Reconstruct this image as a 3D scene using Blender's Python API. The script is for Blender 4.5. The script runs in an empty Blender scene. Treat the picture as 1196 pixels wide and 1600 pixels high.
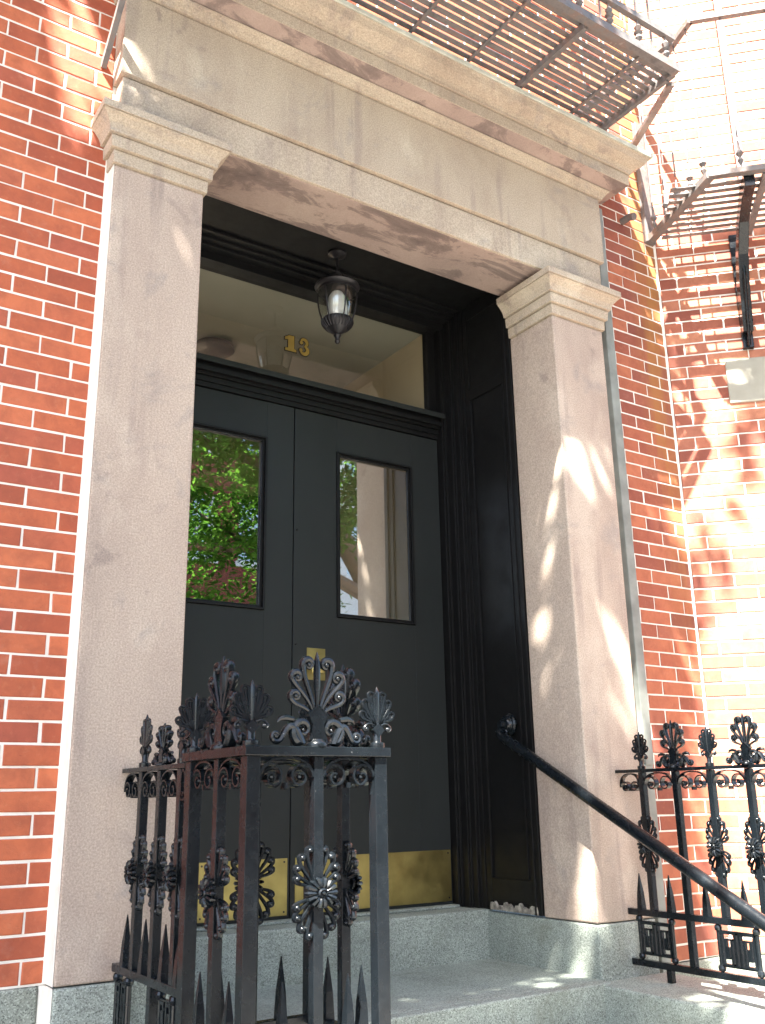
import bpy, bmesh, math, random
from mathutils import Vector, Matrix
random.seed(7)
sc = bpy.context.scene
C = sc.collection
R = math.radians

# ---------------------------------------------------------------- camera
def make_camera():
    y, p, r = R(33.7304), R(16.6395), R(-0.963)
    fw = Vector((math.sin(y)*math.cos(p), math.cos(y)*math.cos(p), math.sin(p)))
    rt = Vector((math.cos(y), -math.sin(y), 0)); up = rt.cross(fw)
    rt2 = rt*math.cos(r) + up*math.sin(r); up2 = -rt*math.sin(r) + up*math.cos(r)
    cd = bpy.data.cameras.new('camera'); co = bpy.data.objects.new('camera', cd); C.objects.link(co)
    m = Matrix((rt2, up2, -fw)).transposed().to_4x4(); m.translation = Vector((-0.8568, -2.9876, 0.495))
    co.matrix_world = m
    cd.sensor_fit = 'VERTICAL'; cd.sensor_height = 24; cd.lens = 1497.8/1600*24
    cd.clip_start = 0.05; cd.clip_end = 500
    sc.camera = co
make_camera()
# ---------------------------------------------------------------- light
SUN = Vector((-0.40, -0.335, 0.85)).normalized()      # direction towards the sun
EL = math.asin(SUN.z); AZ = math.atan2(SUN.x, SUN.y)
w = bpy.data.worlds.new('World'); sc.world = w; w.use_nodes = True
nt = w.node_tree; nt.nodes.clear()
sky = nt.nodes.new('ShaderNodeTexSky'); sky.sky_type = 'NISHITA'; sky.sun_disc = False
sky.sun_elevation = EL; sky.sun_rotation = AZ; sky.air_density = 1.0; sky.dust_density = 2.0; sky.ozone_density = 1.0
bg = nt.nodes.new('ShaderNodeBackground'); bg.inputs[1].default_value = 0.062
wo = nt.nodes.new('ShaderNodeOutputWorld')
nt.links.new(sky.outputs[0], bg.inputs[0]); nt.links.new(bg.outputs[0], wo.inputs[0])
sd = bpy.data.lights.new('sun', 'SUN'); sd.energy = 5; sd.angle = R(0.5); sd.color = (1, .95, .86)
so = bpy.data.objects.new('sun', sd); C.objects.link(so)
so.rotation_euler = SUN.to_track_quat('Z', 'Y').to_euler(); so.location = (-6, -6, 12)
sc.view_settings.view_transform = 'Standard'; sc.view_settings.look = 'None'
sc.view_settings.exposure = 3.36; sc.view_settings.gamma = 1

# ---------------------------------------------------------------- solved layout (metres)
PW = 0.343          # left pilaster x 0..PW
RX0, RX1 = 2.138, 2.474   # right pilaster
YB = 0.078          # brick plane
D1 = 0.309          # depth of the stone reveal
D2 = 0.686          # threshold riser
YD = 0.87           # door plane
ZL = -0.203         # landing
H1 = 2.714          # top of pilaster shaft
ZS = 2.942          # soffit
GZ = -1.12          # pavement
CH = 0.067          # brick course
BL = 0.214          # stretcher module

# ---------------------------------------------------------------- materials
def newmat(name):
    m = bpy.data.materials.new(name); m.use_nodes = True
    nt = m.node_tree; nt.nodes.clear()
    out = nt.nodes.new('ShaderNodeOutputMaterial'); b = nt.nodes.new('ShaderNodeBsdfPrincipled')
    nt.links.new(b.outputs[0], out.inputs[0])
    return m, nt, b
class N:
    def __init__(s, nt): s.nt = nt; s.co = None
    def new(s, t, **k):
        n = s.nt.nodes.new(t)
        for a, v in k.items(): setattr(n, a, v)
        return n
    def link(s, a, b): s.nt.links.new(a, b)
    def coord(s, scale=(1, 1, 1), loc=(0, 0, 0), which='Object'):
        if s.co is None: s.co = s.new('ShaderNodeTexCoord')
        m = s.new('ShaderNodeMapping'); m.inputs['Scale'].default_value = scale; m.inputs['Location'].default_value = loc
        s.link(s.co.outputs[which], m.inputs[0]); return m.outputs[0]
    def geo(s, scale=(1, 1, 1), loc=(0, 0, 0)):
        g = s.new('ShaderNodeNewGeometry'); m = s.new('ShaderNodeMapping')
        m.inputs['Scale'].default_value = scale; m.inputs['Location'].default_value = loc
        s.link(g.outputs['Position'], m.inputs[0]); return m.outputs[0]
    def noise(s, vec, scale, detail=4, rough=.55, dist=0):
        n = s.new('ShaderNodeTexNoise'); n.inputs['Scale'].default_value = scale
        n.inputs['Detail'].default_value = detail; n.inputs['Roughness'].default_value = rough
        n.inputs['Distortion'].default_value = dist
        s.link(vec, n.inputs['Vector']); return n.outputs[0]
    def ramp(s, fac, stops, interp='LINEAR'):
        n = s.new('ShaderNodeValToRGB'); n.color_ramp.interpolation = interp
        e = n.color_ramp.elements
        while len(e) < len(stops): e.new(0.5)
        for i, (p, c) in enumerate(stops):
            e[i].position = p; e[i].color = (c, c, c, 1) if isinstance(c, (int, float)) else (*c, 1)
        s.link(fac, n.inputs[0]); return n.outputs[0]
    def mix(s, fac, a, b, mode='MIX'):
        n = s.new('ShaderNodeMix', data_type='RGBA', blend_type=mode)
        for inp, v in ((n.inputs[0], fac), (n.inputs[6], a), (n.inputs[7], b)):
            if isinstance(v, (int, float)): inp.default_value = v
            elif isinstance(v, tuple): inp.default_value = (*v, 1)
            else: s.link(v, inp)
        return n.outputs[2]
    def math(s, op, a, b=0.):
        n = s.new('ShaderNodeMath', operation=op)
        for inp, v in ((n.inputs[0], a), (n.inputs[1], b)):
            if isinstance(v, (int, float)): inp.default_value = v
            else: s.link(v, inp)
        return n.outputs[0]
    def bump(s, h, strength, dist, b, prev=None):
        n = s.new('ShaderNodeBump'); n.inputs['Strength'].default_value = strength; n.inputs['Distance'].default_value = dist
        s.link(h, n.inputs['Height'])
        if prev: s.link(prev, n.inputs['Normal'])
        s.link(n.outputs[0], b.inputs['Normal']); return n.outputs[0]

def m_simple(name, col, rough=.5, metal=0., var=.15, vs=8., bump=0., bs=60., spec=.5):
    m, nt, b = newmat(name); n = N(nt); v = n.geo()
    f = n.noise(v, vs, 5)
    lo = tuple(c*(1-var) for c in col); hi = tuple(min(1, c*(1+var)) for c in col)
    n.link(n.ramp(f, [(.3, lo), (.7, hi)]), b.inputs['Base Color'])
    f2 = n.noise(v, vs*3, 4)
    n.link(n.ramp(f2, [(.3, max(.02, rough*.8)), (.7, min(1, rough*1.2))]), b.inputs['Roughness'])
    b.inputs['Metallic'].default_value = metal
    b.inputs['Specular IOR Level'].default_value = spec
    if bump: n.bump(n.noise(v, bs, 4), bump, .002, b)
    return m

def m_brownstone(name, c1, c2, c3, li_c):
    m, nt, b = newmat(name); n = N(nt); v = n.geo()
    big = n.noise(n.geo((1, 1, .55)), 2.2, 5, .6, .3)
    col = n.ramp(big, [(.25, c1), (.5, c2), (.75, c3)])
    # vertical water runs on the faces
    st = n.noise(n.geo((9, 9, .5), (3.1, 0, 0)), 1.0, 4, .6)
    stm = n.ramp(st, [(.54, 0.), (.60, .5), (.75, .65)])
    msk = n.ramp(n.noise(v, 1.3, 2), [(.42, 0.), (.6, 1.)])
    col = n.mix(n.math('MULTIPLY', stm, msk), col, (.24, .185, .165))
    # patchy efflorescence and grime
    gr = n.ramp(n.noise(v, 7, 6, .65, .6), [(.56, 0.), (.64, .45)])
    gm = n.ramp(n.noise(n.geo((1, 1, 1), (7, 2, 1)), 1.7, 3), [(.5, 0.), (.62, 1.)])
    col = n.mix(n.math('MULTIPLY', gr, gm), col, (.19, .15, .14))
    li = n.ramp(n.noise(n.geo((1, 1, .6), (1, 9, 4)), 3.5, 5, .6), [(.52, 0.), (.66, .6)])
    col = n.mix(li, col, li_c)
    gs = n.ramp(n.noise(n.geo((1, 1, 1), (11, 4, 8)), 4.2, 7, .7, .5), [(.56, 0.), (.66, .5)])
    col = n.mix(gs, col, (.27, .24, .22))
    fine = n.noise(v, 170, 3, .7)
    col = n.mix(.7, col, n.ramp(fine, [(.3, .28), (.7, .70)]), 'OVERLAY')
    n.link(col, b.inputs['Base Color']); b.inputs['Roughness'].default_value = .85
    b1 = n.bump(n.noise(v, 9, 5), .25, .006, b); n.bump(n.noise(v, 210, 4, .7), .5, .0022, b, b1)
    return m

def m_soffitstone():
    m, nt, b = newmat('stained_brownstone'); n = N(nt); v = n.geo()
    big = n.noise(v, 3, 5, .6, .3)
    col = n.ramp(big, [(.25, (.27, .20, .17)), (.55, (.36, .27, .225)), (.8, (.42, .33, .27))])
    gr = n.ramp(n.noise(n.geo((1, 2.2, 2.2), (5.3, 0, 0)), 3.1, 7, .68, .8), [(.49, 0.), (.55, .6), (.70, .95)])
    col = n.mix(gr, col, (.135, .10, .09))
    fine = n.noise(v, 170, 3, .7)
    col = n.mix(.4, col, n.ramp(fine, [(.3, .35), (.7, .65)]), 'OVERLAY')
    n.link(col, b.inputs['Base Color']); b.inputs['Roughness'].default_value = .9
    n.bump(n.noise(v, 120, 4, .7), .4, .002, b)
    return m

def m_granite(name='granite', tint=(1, 1, 1)):
    m, nt, b = newmat(name); n = N(nt); v = n.geo()
    vo = n.new('ShaderNodeTexVoronoi'); vo.inputs['Scale'].default_value = 300; n.link(v, vo.inputs['Vector'])
    sp = n.new('ShaderNodeSeparateColor'); n.link(vo.outputs['Color'], sp.inputs[0])
    t = tint
    c = n.ramp(sp.outputs[0], [(0., tuple(.12*x for x in t)), (.14, tuple(.21*x for x in t)), (.3, tuple(.29*x for x in t)), (.8, tuple(.37*x for x in t)), (1., tuple(.52*x for x in t))])
    big = n.ramp(n.noise(v, 4, 5, .6), [(.3, .38), (.7, .6)])
    c = n.mix(.8, c, big, 'OVERLAY')
    gr = n.ramp(n.noise(n.geo((1, 1, 1), (3, 3, 3)), 5, 6, .7, .5), [(.55, 0.), (.72, .5)])
    c = n.mix(gr, c, (.16, .17, .12))
    n.link(c, b.inputs['Base Color']); b.inputs['Roughness'].default_value = .75
    b1 = n.bump(n.noise(v, 14, 5), .25, .006, b); n.bump(n.noise(v, 190, 3, .6), .5, .0015, b, b1)
    return m

def m_brick(name, cols, stain=False):
    m, nt, b = newmat(name); n = N(nt); v = n.geo()
    g = n.new('ShaderNodeNewGeometry')
    base = n.ramp(g.outputs['Random Per Island'], cols)
    f = n.noise(v, 16, 6, .65, .4)
    base = n.mix(n.ramp(f, [(.35, .4), (.6, 0.)]), base, (.20, .05, .03))
    f2 = n.noise(n.geo((1, 1, 1), (4, 4, 4)), 40, 5, .7)
    base = n.mix(n.ramp(f2, [(.55, 0.), (.75, .22)]), base, (.62, .26, .14))
    sp = n.ramp(n.noise(n.geo((1, 1, 3)), 90, 3, .6), [(.66, 0.), (.74, .6)])
    base = n.mix(sp, base, (.09, .03, .025))
    # pale lime smears
    sm = n.ramp(n.noise(n.geo((1, 1, 1), (9, 1, 5)), 5.0, 6, .7), [(.62, 0.), (.8, .16)])
    base = n.mix(sm, base, (.62, .45, .36))
    if stain:
        sx = n.new('ShaderNodeSeparateXYZ'); n.link(g.outputs['Position'], sx.inputs[0])
        mx = n.math('MULTIPLY', n.ramp(n.math('SUBTRACT', sx.outputs[0], 2.0), [(.80, 0.), (.92, 1.)]), n.ramp(n.math('MULTIPLY', sx.outputs[2], .3), [(.2, 0.), (.7, .75), (1., .9)]))
        wv = n.ramp(n.noise(n.geo((14, 14, 1.2)), 1.2, 4), [(.35, .2), (.65, 1.)])
        base = n.mix(n.math('MULTIPLY', mx, wv), base, (.36, .16, .045))
    n.link(base, b.inputs['Base Color']); b.inputs['Roughness'].default_value = .8
    b1 = n.bump(n.noise(v, 30, 5, .6), .4, .003, b); n.bump(n.noise(v, 240, 3, .7), .4, .0012, b, b1)
    return m

def m_paint_iron():
    m, nt, b = newmat('painted_iron'); n = N(nt); v = n.geo()
    f = n.noise(v, 9, 6, .6)
    col = n.ramp(f, [(.25, (.004, .0055, .007)), (.6, (.0065, .009, .0115)), (.8, (.016, .021, .026))])
    rs = n.ramp(n.noise(n.geo((1, 1, .4), (2, 7, 1)), 5, 6, .65), [(.58, 0.), (.78, .4)])
    col = n.mix(rs, col, (.011, .010, .010))
    ch = n.ramp(n.noise(n.geo((1, 1, 1), (5, 5, 5)), 60, 4, .7), [(.71, 0.), (.74, .7)])
    col = n.mix(ch, col, (.28, .28, .28))
    n.link(col, b.inputs['Base Color'])
    n.link(n.ramp(n.noise(v, 40, 4), [(.3, .16), (.7, .32)]), b.inputs['Roughness'])
    b.inputs['Specular IOR Level'].default_value = .38
    b1 = n.bump(n.noise(v, 50, 4), .18, .0012, b); n.bump(n.noise(v, 300, 3), .25, .0004, b, b1)
    b.inputs['Coat Weight'].default_value = .0; b.inputs['Coat Roughness'].default_value = .2
    return m

def m_rusty():
    m, nt, b = newmat('weathered_iron'); n = N(nt); v = n.geo()
    f = n.noise(v, 14, 6, .7)
    col = n.ramp(f, [(.3, (.07, .066, .066)), (.5, (.15, .14, .135)), (.6, (.17, .12, .10)), (.75, (.32, .32, .315))])
    n.link(col, b.inputs['Base Color']); b.inputs['Roughness'].default_value = .6
    n.bump(n.noise(v, 60, 5), .5, .002, b); return m

def m_doorpaint(name, col, rough=.42):
    m, nt, b = newmat(name); n = N(nt); v = n.geo()
    f = n.noise(n.geo((1, 1, .3)), 3, 5)
    n.link(n.ramp(f, [(.3, tuple(c*.85 for c in col)), (.7, tuple(c*1.15 for c in col))]), b.inputs['Base Color'])
    n.link(n.ramp(n.noise(v, 12, 5, .7), [(.3, rough*.85), (.7, rough*1.2)]), b.inputs['Roughness'])
    b.inputs['Specular IOR Level'].default_value = .3
    b1 = n.bump(n.noise(n.geo((1, 1, .25)), 60, 4), .12, .001, b)
    n.bump(n.noise(v, 3, 2), .1, .004, b, b1)
    return m

def m_pane(name, refl):
    m = bpy.data.materials.new(name); m.use_nodes = True; nt = m.node_tree; nt.nodes.clear(); n = N(nt)
    out = n.new('ShaderNodeOutputMaterial'); mx = n.new('ShaderNodeMixShader')
    tr = n.new('ShaderNodeBsdfTransparent'); tr.inputs[0].default_value = (.93, .95, .93, 1)
    gl = n.new('ShaderNodeBsdfGlossy'); gl.inputs['Roughness'].default_value = 0.0; gl.inputs[0].default_value = (.97, .97, .97, 1)
    fr = n.new('ShaderNodeLayerWeight'); fr.inputs[0].default_value = .25
    bp = n.new('ShaderNodeBump'); bp.inputs['Strength'].default_value = .02; bp.inputs['Distance'].default_value = .0012
    n.link(n.noise(n.geo(), 1.6, 1), bp.inputs['Height']); n.link(bp.outputs[0], gl.inputs['Normal'])
    f = n.math('ADD', n.math('MULTIPLY', fr.outputs['Facing'], .25), refl)
    n.link(f, mx.inputs[0]); n.link(tr.outputs[0], mx.inputs[1]); n.link(gl.outputs[0], mx.inputs[2]); n.link(mx.outputs[0], out.inputs[0])
    return m

def m_leaf(name, c1, c2):
    m = bpy.data.materials.new(name); m.use_nodes = True; nt = m.node_tree; nt.nodes.clear(); n = N(nt)
    out = n.new('ShaderNodeOutputMaterial'); mx = n.new('ShaderNodeMixShader'); mx.inputs[0].default_value = .45
    g = n.new('ShaderNodeNewGeometry')
    col = n.ramp(g.outputs['Random Per Island'], [(0., c1), (1., c2)])
    d = n.new('ShaderNodeBsdfDiffuse'); t = n.new('ShaderNodeBsdfTranslucent')
    n.link(col, d.inputs[0]); n.link(n.mix(.5, col, (.11, .26, .02)), t.inputs[0])
    n.link(d.outputs[0], mx.inputs[1]); n.link(t.outputs[0], mx.inputs[2]); n.link(mx.outputs[0], out.inputs[0])
    return m

MT = {}
MT['stone'] = m_brownstone('brownstone', (.32, .245, .20), (.43, .34, .275), (.48, .39, .315), (.56, .47, .385)); MT['stone2'] = m_brownstone('beige_brownstone', (.33, .255, .19), (.44, .36, .27), (.50, .42, .32), (.60, .53, .41)); MT['soffit'] = m_soffitstone()
MT['granite'] = m_granite('granite', (.96, 1.07, .95)); MT['granite_dark'] = m_granite('mossy_granite', (.78, .86, .74))
MT['brick'] = m_brick('red_brick', [(0., (.37, .085, .040)), (.4, (.47, .118, .05)), (.75, (.56, .155, .066)), (1., (.38, .09, .05))])
MT['brick_old'] = m_brick('aged_brick', [(0., (.19, .055, .04)), (.35, (.34, .10, .055)), (.7, (.45, .15, .075)), (1., (.24, .075, .055))], True)
MT['brick_bay'] = m_brick('bay_brick', [(0., (.25, .07, .045)), (.4, (.42, .14, .08)), (.75, (.55, .23, .13)), (1., (.30, .09, .06))])
MT['mortar'] = m_simple('white_mortar', (.82, .78, .70), .9, var=.1, vs=20, bump=.4, bs=180)
MT['mortar_old'] = m_simple('cream_mortar', (.60, .54, .42), .9, var=.2, vs=9, bump=.4, bs=180)
MT['iron'] = m_paint_iron(); MT['rust'] = m_rusty()
MT['door'] = m_doorpaint('door_paint', (.0185, .021, .0205), .45)
MT['black'] = m_doorpaint('black_gloss_paint', (.005, .005, .0052), .5)
MT['brass'] = m_simple('brass', (.42, .34, .13), .42, 1., .28, 6, .25, 30)
MT['gold'] = m_simple('gold_leaf', (.42, .29, .07), .4, .5, .1, 20)
MT['ink'] = m_simple('black_outline', (.02, .015, .01), .5)
MT['pane'] = m_pane('door_pane_glass', .30); MT['tpane'] = m_pane('transom_glass', .06); MT['farpane'] = m_pane('window_glass', .35)
MT['plaster'] = m_simple('cream_plaster', (.54, .43, .29), .8, var=.05, vs=2)
MT['ceil'] = m_simple('ceiling_paint', (.33, .305, .25), .8, var=.05, vs=2)
MT['flash'] = m_simple('painted_flashing', (.50, .52, .44), .5, var=.2, vs=14, bump=.3)
MT['pipe'] = m_simple('grey_painted_metal', (.21, .23, .21), .5, var=.25, vs=10, bump=.2)
MT['pipe2'] = m_simple('mauve_caulk', (.34, .28, .29), .7, var=.15, vs=10)
MT['peel'] = m_simple('peeling_paint', (.26, .24, .20), .8, var=.6, vs=45, bump=.6, bs=80)
MT['floorwood'] = m_simple('tan_floor', (.32, .24, .16), .5)
MT['lampglass'] = m_pane('lantern_glass', .12)
MT['frost'] = m_simple('frosted_glass_tube', (.75, .77, .76), .12, var=.05, spec=.8)
MT['bark'] = m_simple('bark', (.16, .125, .09), .9, var=.4, vs=12, bump=1., bs=25)
MT['leafA'] = m_leaf('leaf_green', (.035, .085, .012), (.09, .17, .02))
MT['leafB'] = m_leaf('leaf_bright', (.035, .12, .02), (.12, .28, .045))
MT['pave'] = m_simple('concrete_paving', (.27, .255, .235), .9, var=.15, vs=3, bump=.3)
MT['asphalt'] = m_simple('asphalt', (.055, .055, .058), .9, var=.2, vs=20, bump=.5, bs=120)
MT['white'] = m_simple('white_painted_stone', (.78, .77, .73), .7, var=.05, vs=3)
MT['whitewood'] = m_simple('white_trim', (.75, .75, .72), .5, var=.04)
MT['farbrick'] = m_simple('far_brick', (.20, .055, .033), .9, var=.25, vs=5)
MT['roofm'] = m_simple('dark_roofing', (.07, .07, .075), .8)
MT['lampmetal'] = m_simple('dark_bronze', (.02, .018, .02), .4, .3, .2)

# ---------------------------------------------------------------- mesh helpers
class MB:
    def __init__(s): s.v = []; s.f = []
    def add(s, vs, fs):
        o = len(s.v); s.v += [tuple(x) for x in vs]; s.f += [tuple(i+o for i in f) for f in fs]; return s
    def box(s, x0, x1, y0, y1, z0, z1):
        s.add([(x0, y0, z0), (x1, y0, z0), (x1, y1, z0), (x0, y1, z0), (x0, y0, z1), (x1, y0, z1), (x1, y1, z1), (x0, y1, z1)],
              [(0, 3, 2, 1), (4, 5, 6, 7), (0, 1, 5, 4), (1, 2, 6, 5), (2, 3, 7, 6), (3, 0, 4, 7)]); return s
    def obox(s, c, ax, ay, az):      # oriented box: centre and three half-axis vectors
        c, ax, ay, az = map(Vector, (c, ax, ay, az))
        vs = [c+ax*i+ay*j+az*k for k in (-1, 1) for (i, j) in ((-1, -1), (1, -1), (1, 1), (-1, 1))]
        s.add(vs, [(0, 3, 2, 1), (4, 5, 6, 7), (0, 1, 5, 4), (1, 2, 6, 5), (2, 3, 7, 6), (3, 0, 4, 7)]); return s
    def bar(s, a, b, w, h, upv=(0, 0, 1)):
        a, b = Vector(a), Vector(b); d = (b-a); L = d.length; d.normalize(); up = Vector(upv)
        sd_ = d.cross(up)
        if sd_.length < 1e-4: sd_ = d.cross(Vector((1, 0, 0)))
        sd_.normalize(); u2 = sd_.cross(d)
        return s.obox((a+b)/2, d*L/2, sd_*w/2, u2*h/2)
    def loft(s, rings, cap=True):
        n = len(rings[0]); o = len(s.v)
        for r in rings: s.v += [tuple(p) for p in r]
        for i in range(len(rings)-1):
            for j in range(n):
                k = (j+1) % n
                s.f.append((o+i*n+j, o+i*n+k, o+(i+1)*n+k, o+(i+1)*n+j))
        if cap:
            s.f.append(tuple(o+j for j in reversed(range(n)))); s.f.append(tuple(o+(len(rings)-1)*n+j for j in range(n)))
        return s
    def lathe(s, c, prof, n=20, axis='z'):
        rings = []
        for r, h in prof:
            ring = []
            for j in range(n):
                a = 2*math.pi*j/n
                if axis == 'z': ring.append((c[0]+r*math.cos(a), c[1]+r*math.sin(a), c[2]+h))
                elif axis == 'y': ring.append((c[0]+r*math.cos(a), c[1]+h, c[2]-r*math.sin(a)))
                else: ring.append((c[0]+h, c[1]+r*math.cos(a), c[2]+r*math.sin(a)))
            rings.append(ring)
        return s.loft(rings)
    def tube(s, pts, rad, n=8, flat=None):
        pts = [Vector(p) for p in pts]
        if isinstance(rad, (int, float)): rad = [rad]*len(pts)
        rings = []; prev = None
        for i, p in enumerate(pts):
            t = (pts[min(i+1, len(pts)-1)]-pts[max(i-1, 0)]).normalized()
            if prev is None:
                ref = Vector((0, 0, 1)) if abs(t.z) < .9 else Vector((1, 0, 0)); a = t.cross(ref).normalized()
            else: a = (prev-t*prev.dot(t)).normalized()
            prev = a; b = t.cross(a)
            rings.append([p+a*rad[i]*math.cos(2*math.pi*j/n)+b*rad[i]*math.sin(2*math.pi*j/n) for j in range(n)])
        return s.loft(rings)
    def ribbon(s, pts, rad, dep, n=8, y=0.):   # 2D sweep in the local XZ plane; rad in plane, dep across it
        m = len(pts)
        if isinstance(rad, (int, float)): rad = [rad]*m
        if isinstance(dep, (int, float)): dep = [dep]*m
        rings = []
        for i, (x, z) in enumerate(pts):
            x0, z0 = pts[max(i-1, 0)]; x1, z1 = pts[min(i+1, m-1)]
            dx, dz = x1-x0, z1-z0; L = math.hypot(dx, dz) or 1; nx, nz = -dz/L, dx/L
            rings.append([(x+nx*rad[i]*math.cos(2*math.pi*j/n), y+dep[i]*math.sin(2*math.pi*j/n), z+nz*rad[i]*math.cos(2*math.pi*j/n)) for j in range(n)])
        return s.loft(rings)
    def strap(s, pts, th, wid, y=0.):          # flat band of rectangular section in the local XZ plane
        m = len(pts); rings = []
        for i, (x, z) in enumerate(pts):
            x0, z0 = pts[max(i-1, 0)]; x1, z1 = pts[min(i+1, m-1)]
            dx, dz = x1-x0, z1-z0; L = math.hypot(dx, dz) or 1; nx, nz = -dz/L*th/2, dx/L*th/2
            rings.append([(x+nx, y-wid/2, z+nz), (x+nx, y+wid/2, z+nz), (x-nx, y+wid/2, z-nz), (x-nx, y-wid/2, z-nz)])
        return s.loft(rings)
    def ball(s, c, r, ry=None, n=10, m=6):
        ry = ry or r; rings = []
        for i in range(m+1):
            a = -math.pi/2+math.pi*i/m; cr = max(math.cos(a), .02)
            rings.append([(c[0]+r*cr*math.cos(2*math.pi*j/n), c[1]+ry*cr*math.sin(2*math.pi*j/n), c[2]+r*math.sin(a)) for j in range(n)])
        return s.loft(rings)
    def prism(s, poly, y0, y1):
        n = len(poly)
        s.add([(x, y0, z) for x, z in poly]+[(x, y1, z) for x, z in poly],
              [tuple(range(n)), tuple(reversed(range(n, 2*n)))]+[(i, i+n, (i+1) % n+n, (i+1) % n) for i in range(n)]); return s
    def build(s, name, mat, parent=None, bevel=0., smooth=False, fixn=True):
        me = bpy.data.meshes.new(name); me.from_pydata(s.v, [], s.f)
        if fixn:
            bm = bmesh.new(); bm.from_mesh(me); bmesh.ops.recalc_face_normals(bm, faces=bm.faces)
            bm.to_mesh(me); bm.free()
        me.materials.append(MT[mat] if isinstance(mat, str) else mat)
        if smooth:
            me.polygons.foreach_set('use_smooth', [True]*len(me.polygons))
            me.set_sharp_from_angle(angle=R(42))
        o = bpy.data.objects.new(name, me); C.objects.link(o)
        if parent: o.parent = parent
        if bevel:
            b = o.modifiers.new('bevel', 'BEVEL'); b.width = bevel; b.segments = 2; b.limit_method = 'ANGLE'; b.angle_limit = R(40); b.harden_normals = False
        return o
def empty(name, loc=(0, 0, 0), rz=0, label=None, cat=None, group=None):
    o = bpy.data.objects.new(name, None); C.objects.link(o); o.location = loc; o.rotation_euler = (0, 0, rz)
    if label: o['label'] = label; o['category'] = cat
    if group: o['group'] = group
    return o
def tag(o, label=None, cat=None, group=None, kind=None):
    if label: o['label'] = label
    if cat: o['category'] = cat
    if group: o['group'] = group
    if kind: o['kind'] = kind
    return o
def place(proto, parent, loc, rz=0., scale=None, label=None):   # a further copy of a part (shares its mesh)
    o = proto.copy(); C.objects.link(o); o.parent = parent; o.location = loc; o.rotation_euler = (0, 0, rz)
    if scale: o.scale = scale
    if label: o['label'] = label
    for ch in proto.children:
        c = ch.copy(); C.objects.link(c); c.parent = o
    return o
def rect_ring(x0, x1, y0, y1, z): return [(x0, y0, z), (x1, y0, z), (x1, y1, z), (x0, y1, z)]

# ---------------------------------------------------------------- bricks
def brick_rows(mb, spans, z0, rows, y, shift=(0, BL/2), jit=.0012, mort=.0082, face='y', depth=.03):
    """spans: list of (x0, x1, phase, zmin, zmax). Bricks as chamfered blocks with slightly uneven corners."""
    rnd = random.Random(int(z0*1000)+len(spans)*17+int(abs(spans[0][0])*100))
    for k in range(rows):
        zb = z0+k*CH
        for (x0, x1, ph, zmin, zmax) in spans:
            if zb < zmin-1e-4 or zb+CH > zmax+1e-4: continue
            off = ph+shift[k % 2]
            n0 = math.floor((x0-off)/BL); x = off+n0*BL
            while x < x1:
                a, b = max(x, x0), min(x+BL, x1)
                if b-a > .02:
                    h = mort/2; j = lambda s=1.: rnd.uniform(-jit, jit)*s
                    A, B = a+h, b-h; zl_, zh = zb+h, zb+CH-h
                    A += j(); B += j()
                    pr = rnd.uniform(-.0012, .0014); e = .0028
                    o = [(A+j(), zl_+j()), (B+j(), zl_+j()), (B+j(), zh+j()), (A+j(), zh+j())]
                    i_ = [(o[0][0]+e, o[0][1]+e), (o[1][0]-e, o[1][1]+e), (o[2][0]-e, o[2][1]-e), (o[3][0]+e, o[3][1]-e)]
                    vs = [(px, y+depth, pz) for px, pz in o]+[(px, y-pr+e*.8, pz) for px, pz in o]+[(px, y-pr, pz) for px, pz in i_]
                    fs = []
                    for q in range(4):
                        r_ = (q+1) % 4; fs += [(q, r_, 4+r_, 4+q), (4+q, 4+r_, 8+r_, 8+q)]
                    fs.append((8, 9, 10, 11)); mb.add(vs, fs)
                x += BL

# ================================================================ SETTING
tag(MB().box(-70, 70, -70, 60, GZ-.16-.3, GZ-.16).build('ground', 'asphalt'), kind='structure')
mb = MB(); mb.box(-30, 30, -4.6, -.25, GZ-.15, GZ)
tag(mb.build('pavement', 'pave'), kind='structure')
tag(MB().box(-30, 30, -4.8, -4.605, GZ-.15, GZ+.004).build('kerb', 'granite', bevel=.01), kind='structure')
tag(MB().box(-30, 30, -18, -13.5, GZ-.15, GZ-.002).build('pavement', 'pave'), kind='structure')

# ================================================================ ROW HOUSE
house = empty('row_house', (1.2, .1, GZ), 0, 'red brick row house with brownstone doorway and dark double doors', 'house')
HI = Matrix.Translation(Vector((-1.2, -.1, -GZ)))
def hp(o, parent=None):      # parent to the house keeping world coordinates
    o.parent = parent or house
    if parent is None: o.location = (-1.2, -.1, -GZ)
    return o
TOPZ = 7.4; LX = -3.2; CX = 3.045
mb = MB()
nrows = int((TOPZ)/CH)
brick_rows(mb, [(LX, -.004, -.29-BL*20, 0, TOPZ)], 0.0, nrows, YB)
hp(mb.build('brick_wall', 'brick', fixn=False))
mb = MB()
brick_rows(mb, [(2.60, CX, 2.758-BL*20, -.3, TOPZ)], -3*CH, nrows+3, YB, shift=(BL/2, 0))
w_ = hp(mb.build('brick_wall', 'brick_old', fixn=False)); w_['label'] = 'narrow rust-stained brick strip right of the doorway'
mb = MB()
brick_rows(mb, [(0.0, 2.60, 0.03-BL*20, 3.73, TOPZ)], 0.0, nrows, YB)
hp(mb.build('brick_wall', 'brick', fixn=False))
mb = MB()
mb.box(LX, .05, YB+.0035, .5, -.003, TOPZ); mb.box(2.42, CX, YB+.0035, .5, -.2, TOPZ); mb.box(.05, 2.42, YB+.0035, .5, 3.2, TOPZ)
hp(mb.build('mortar_backing', 'mortar'))
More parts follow.
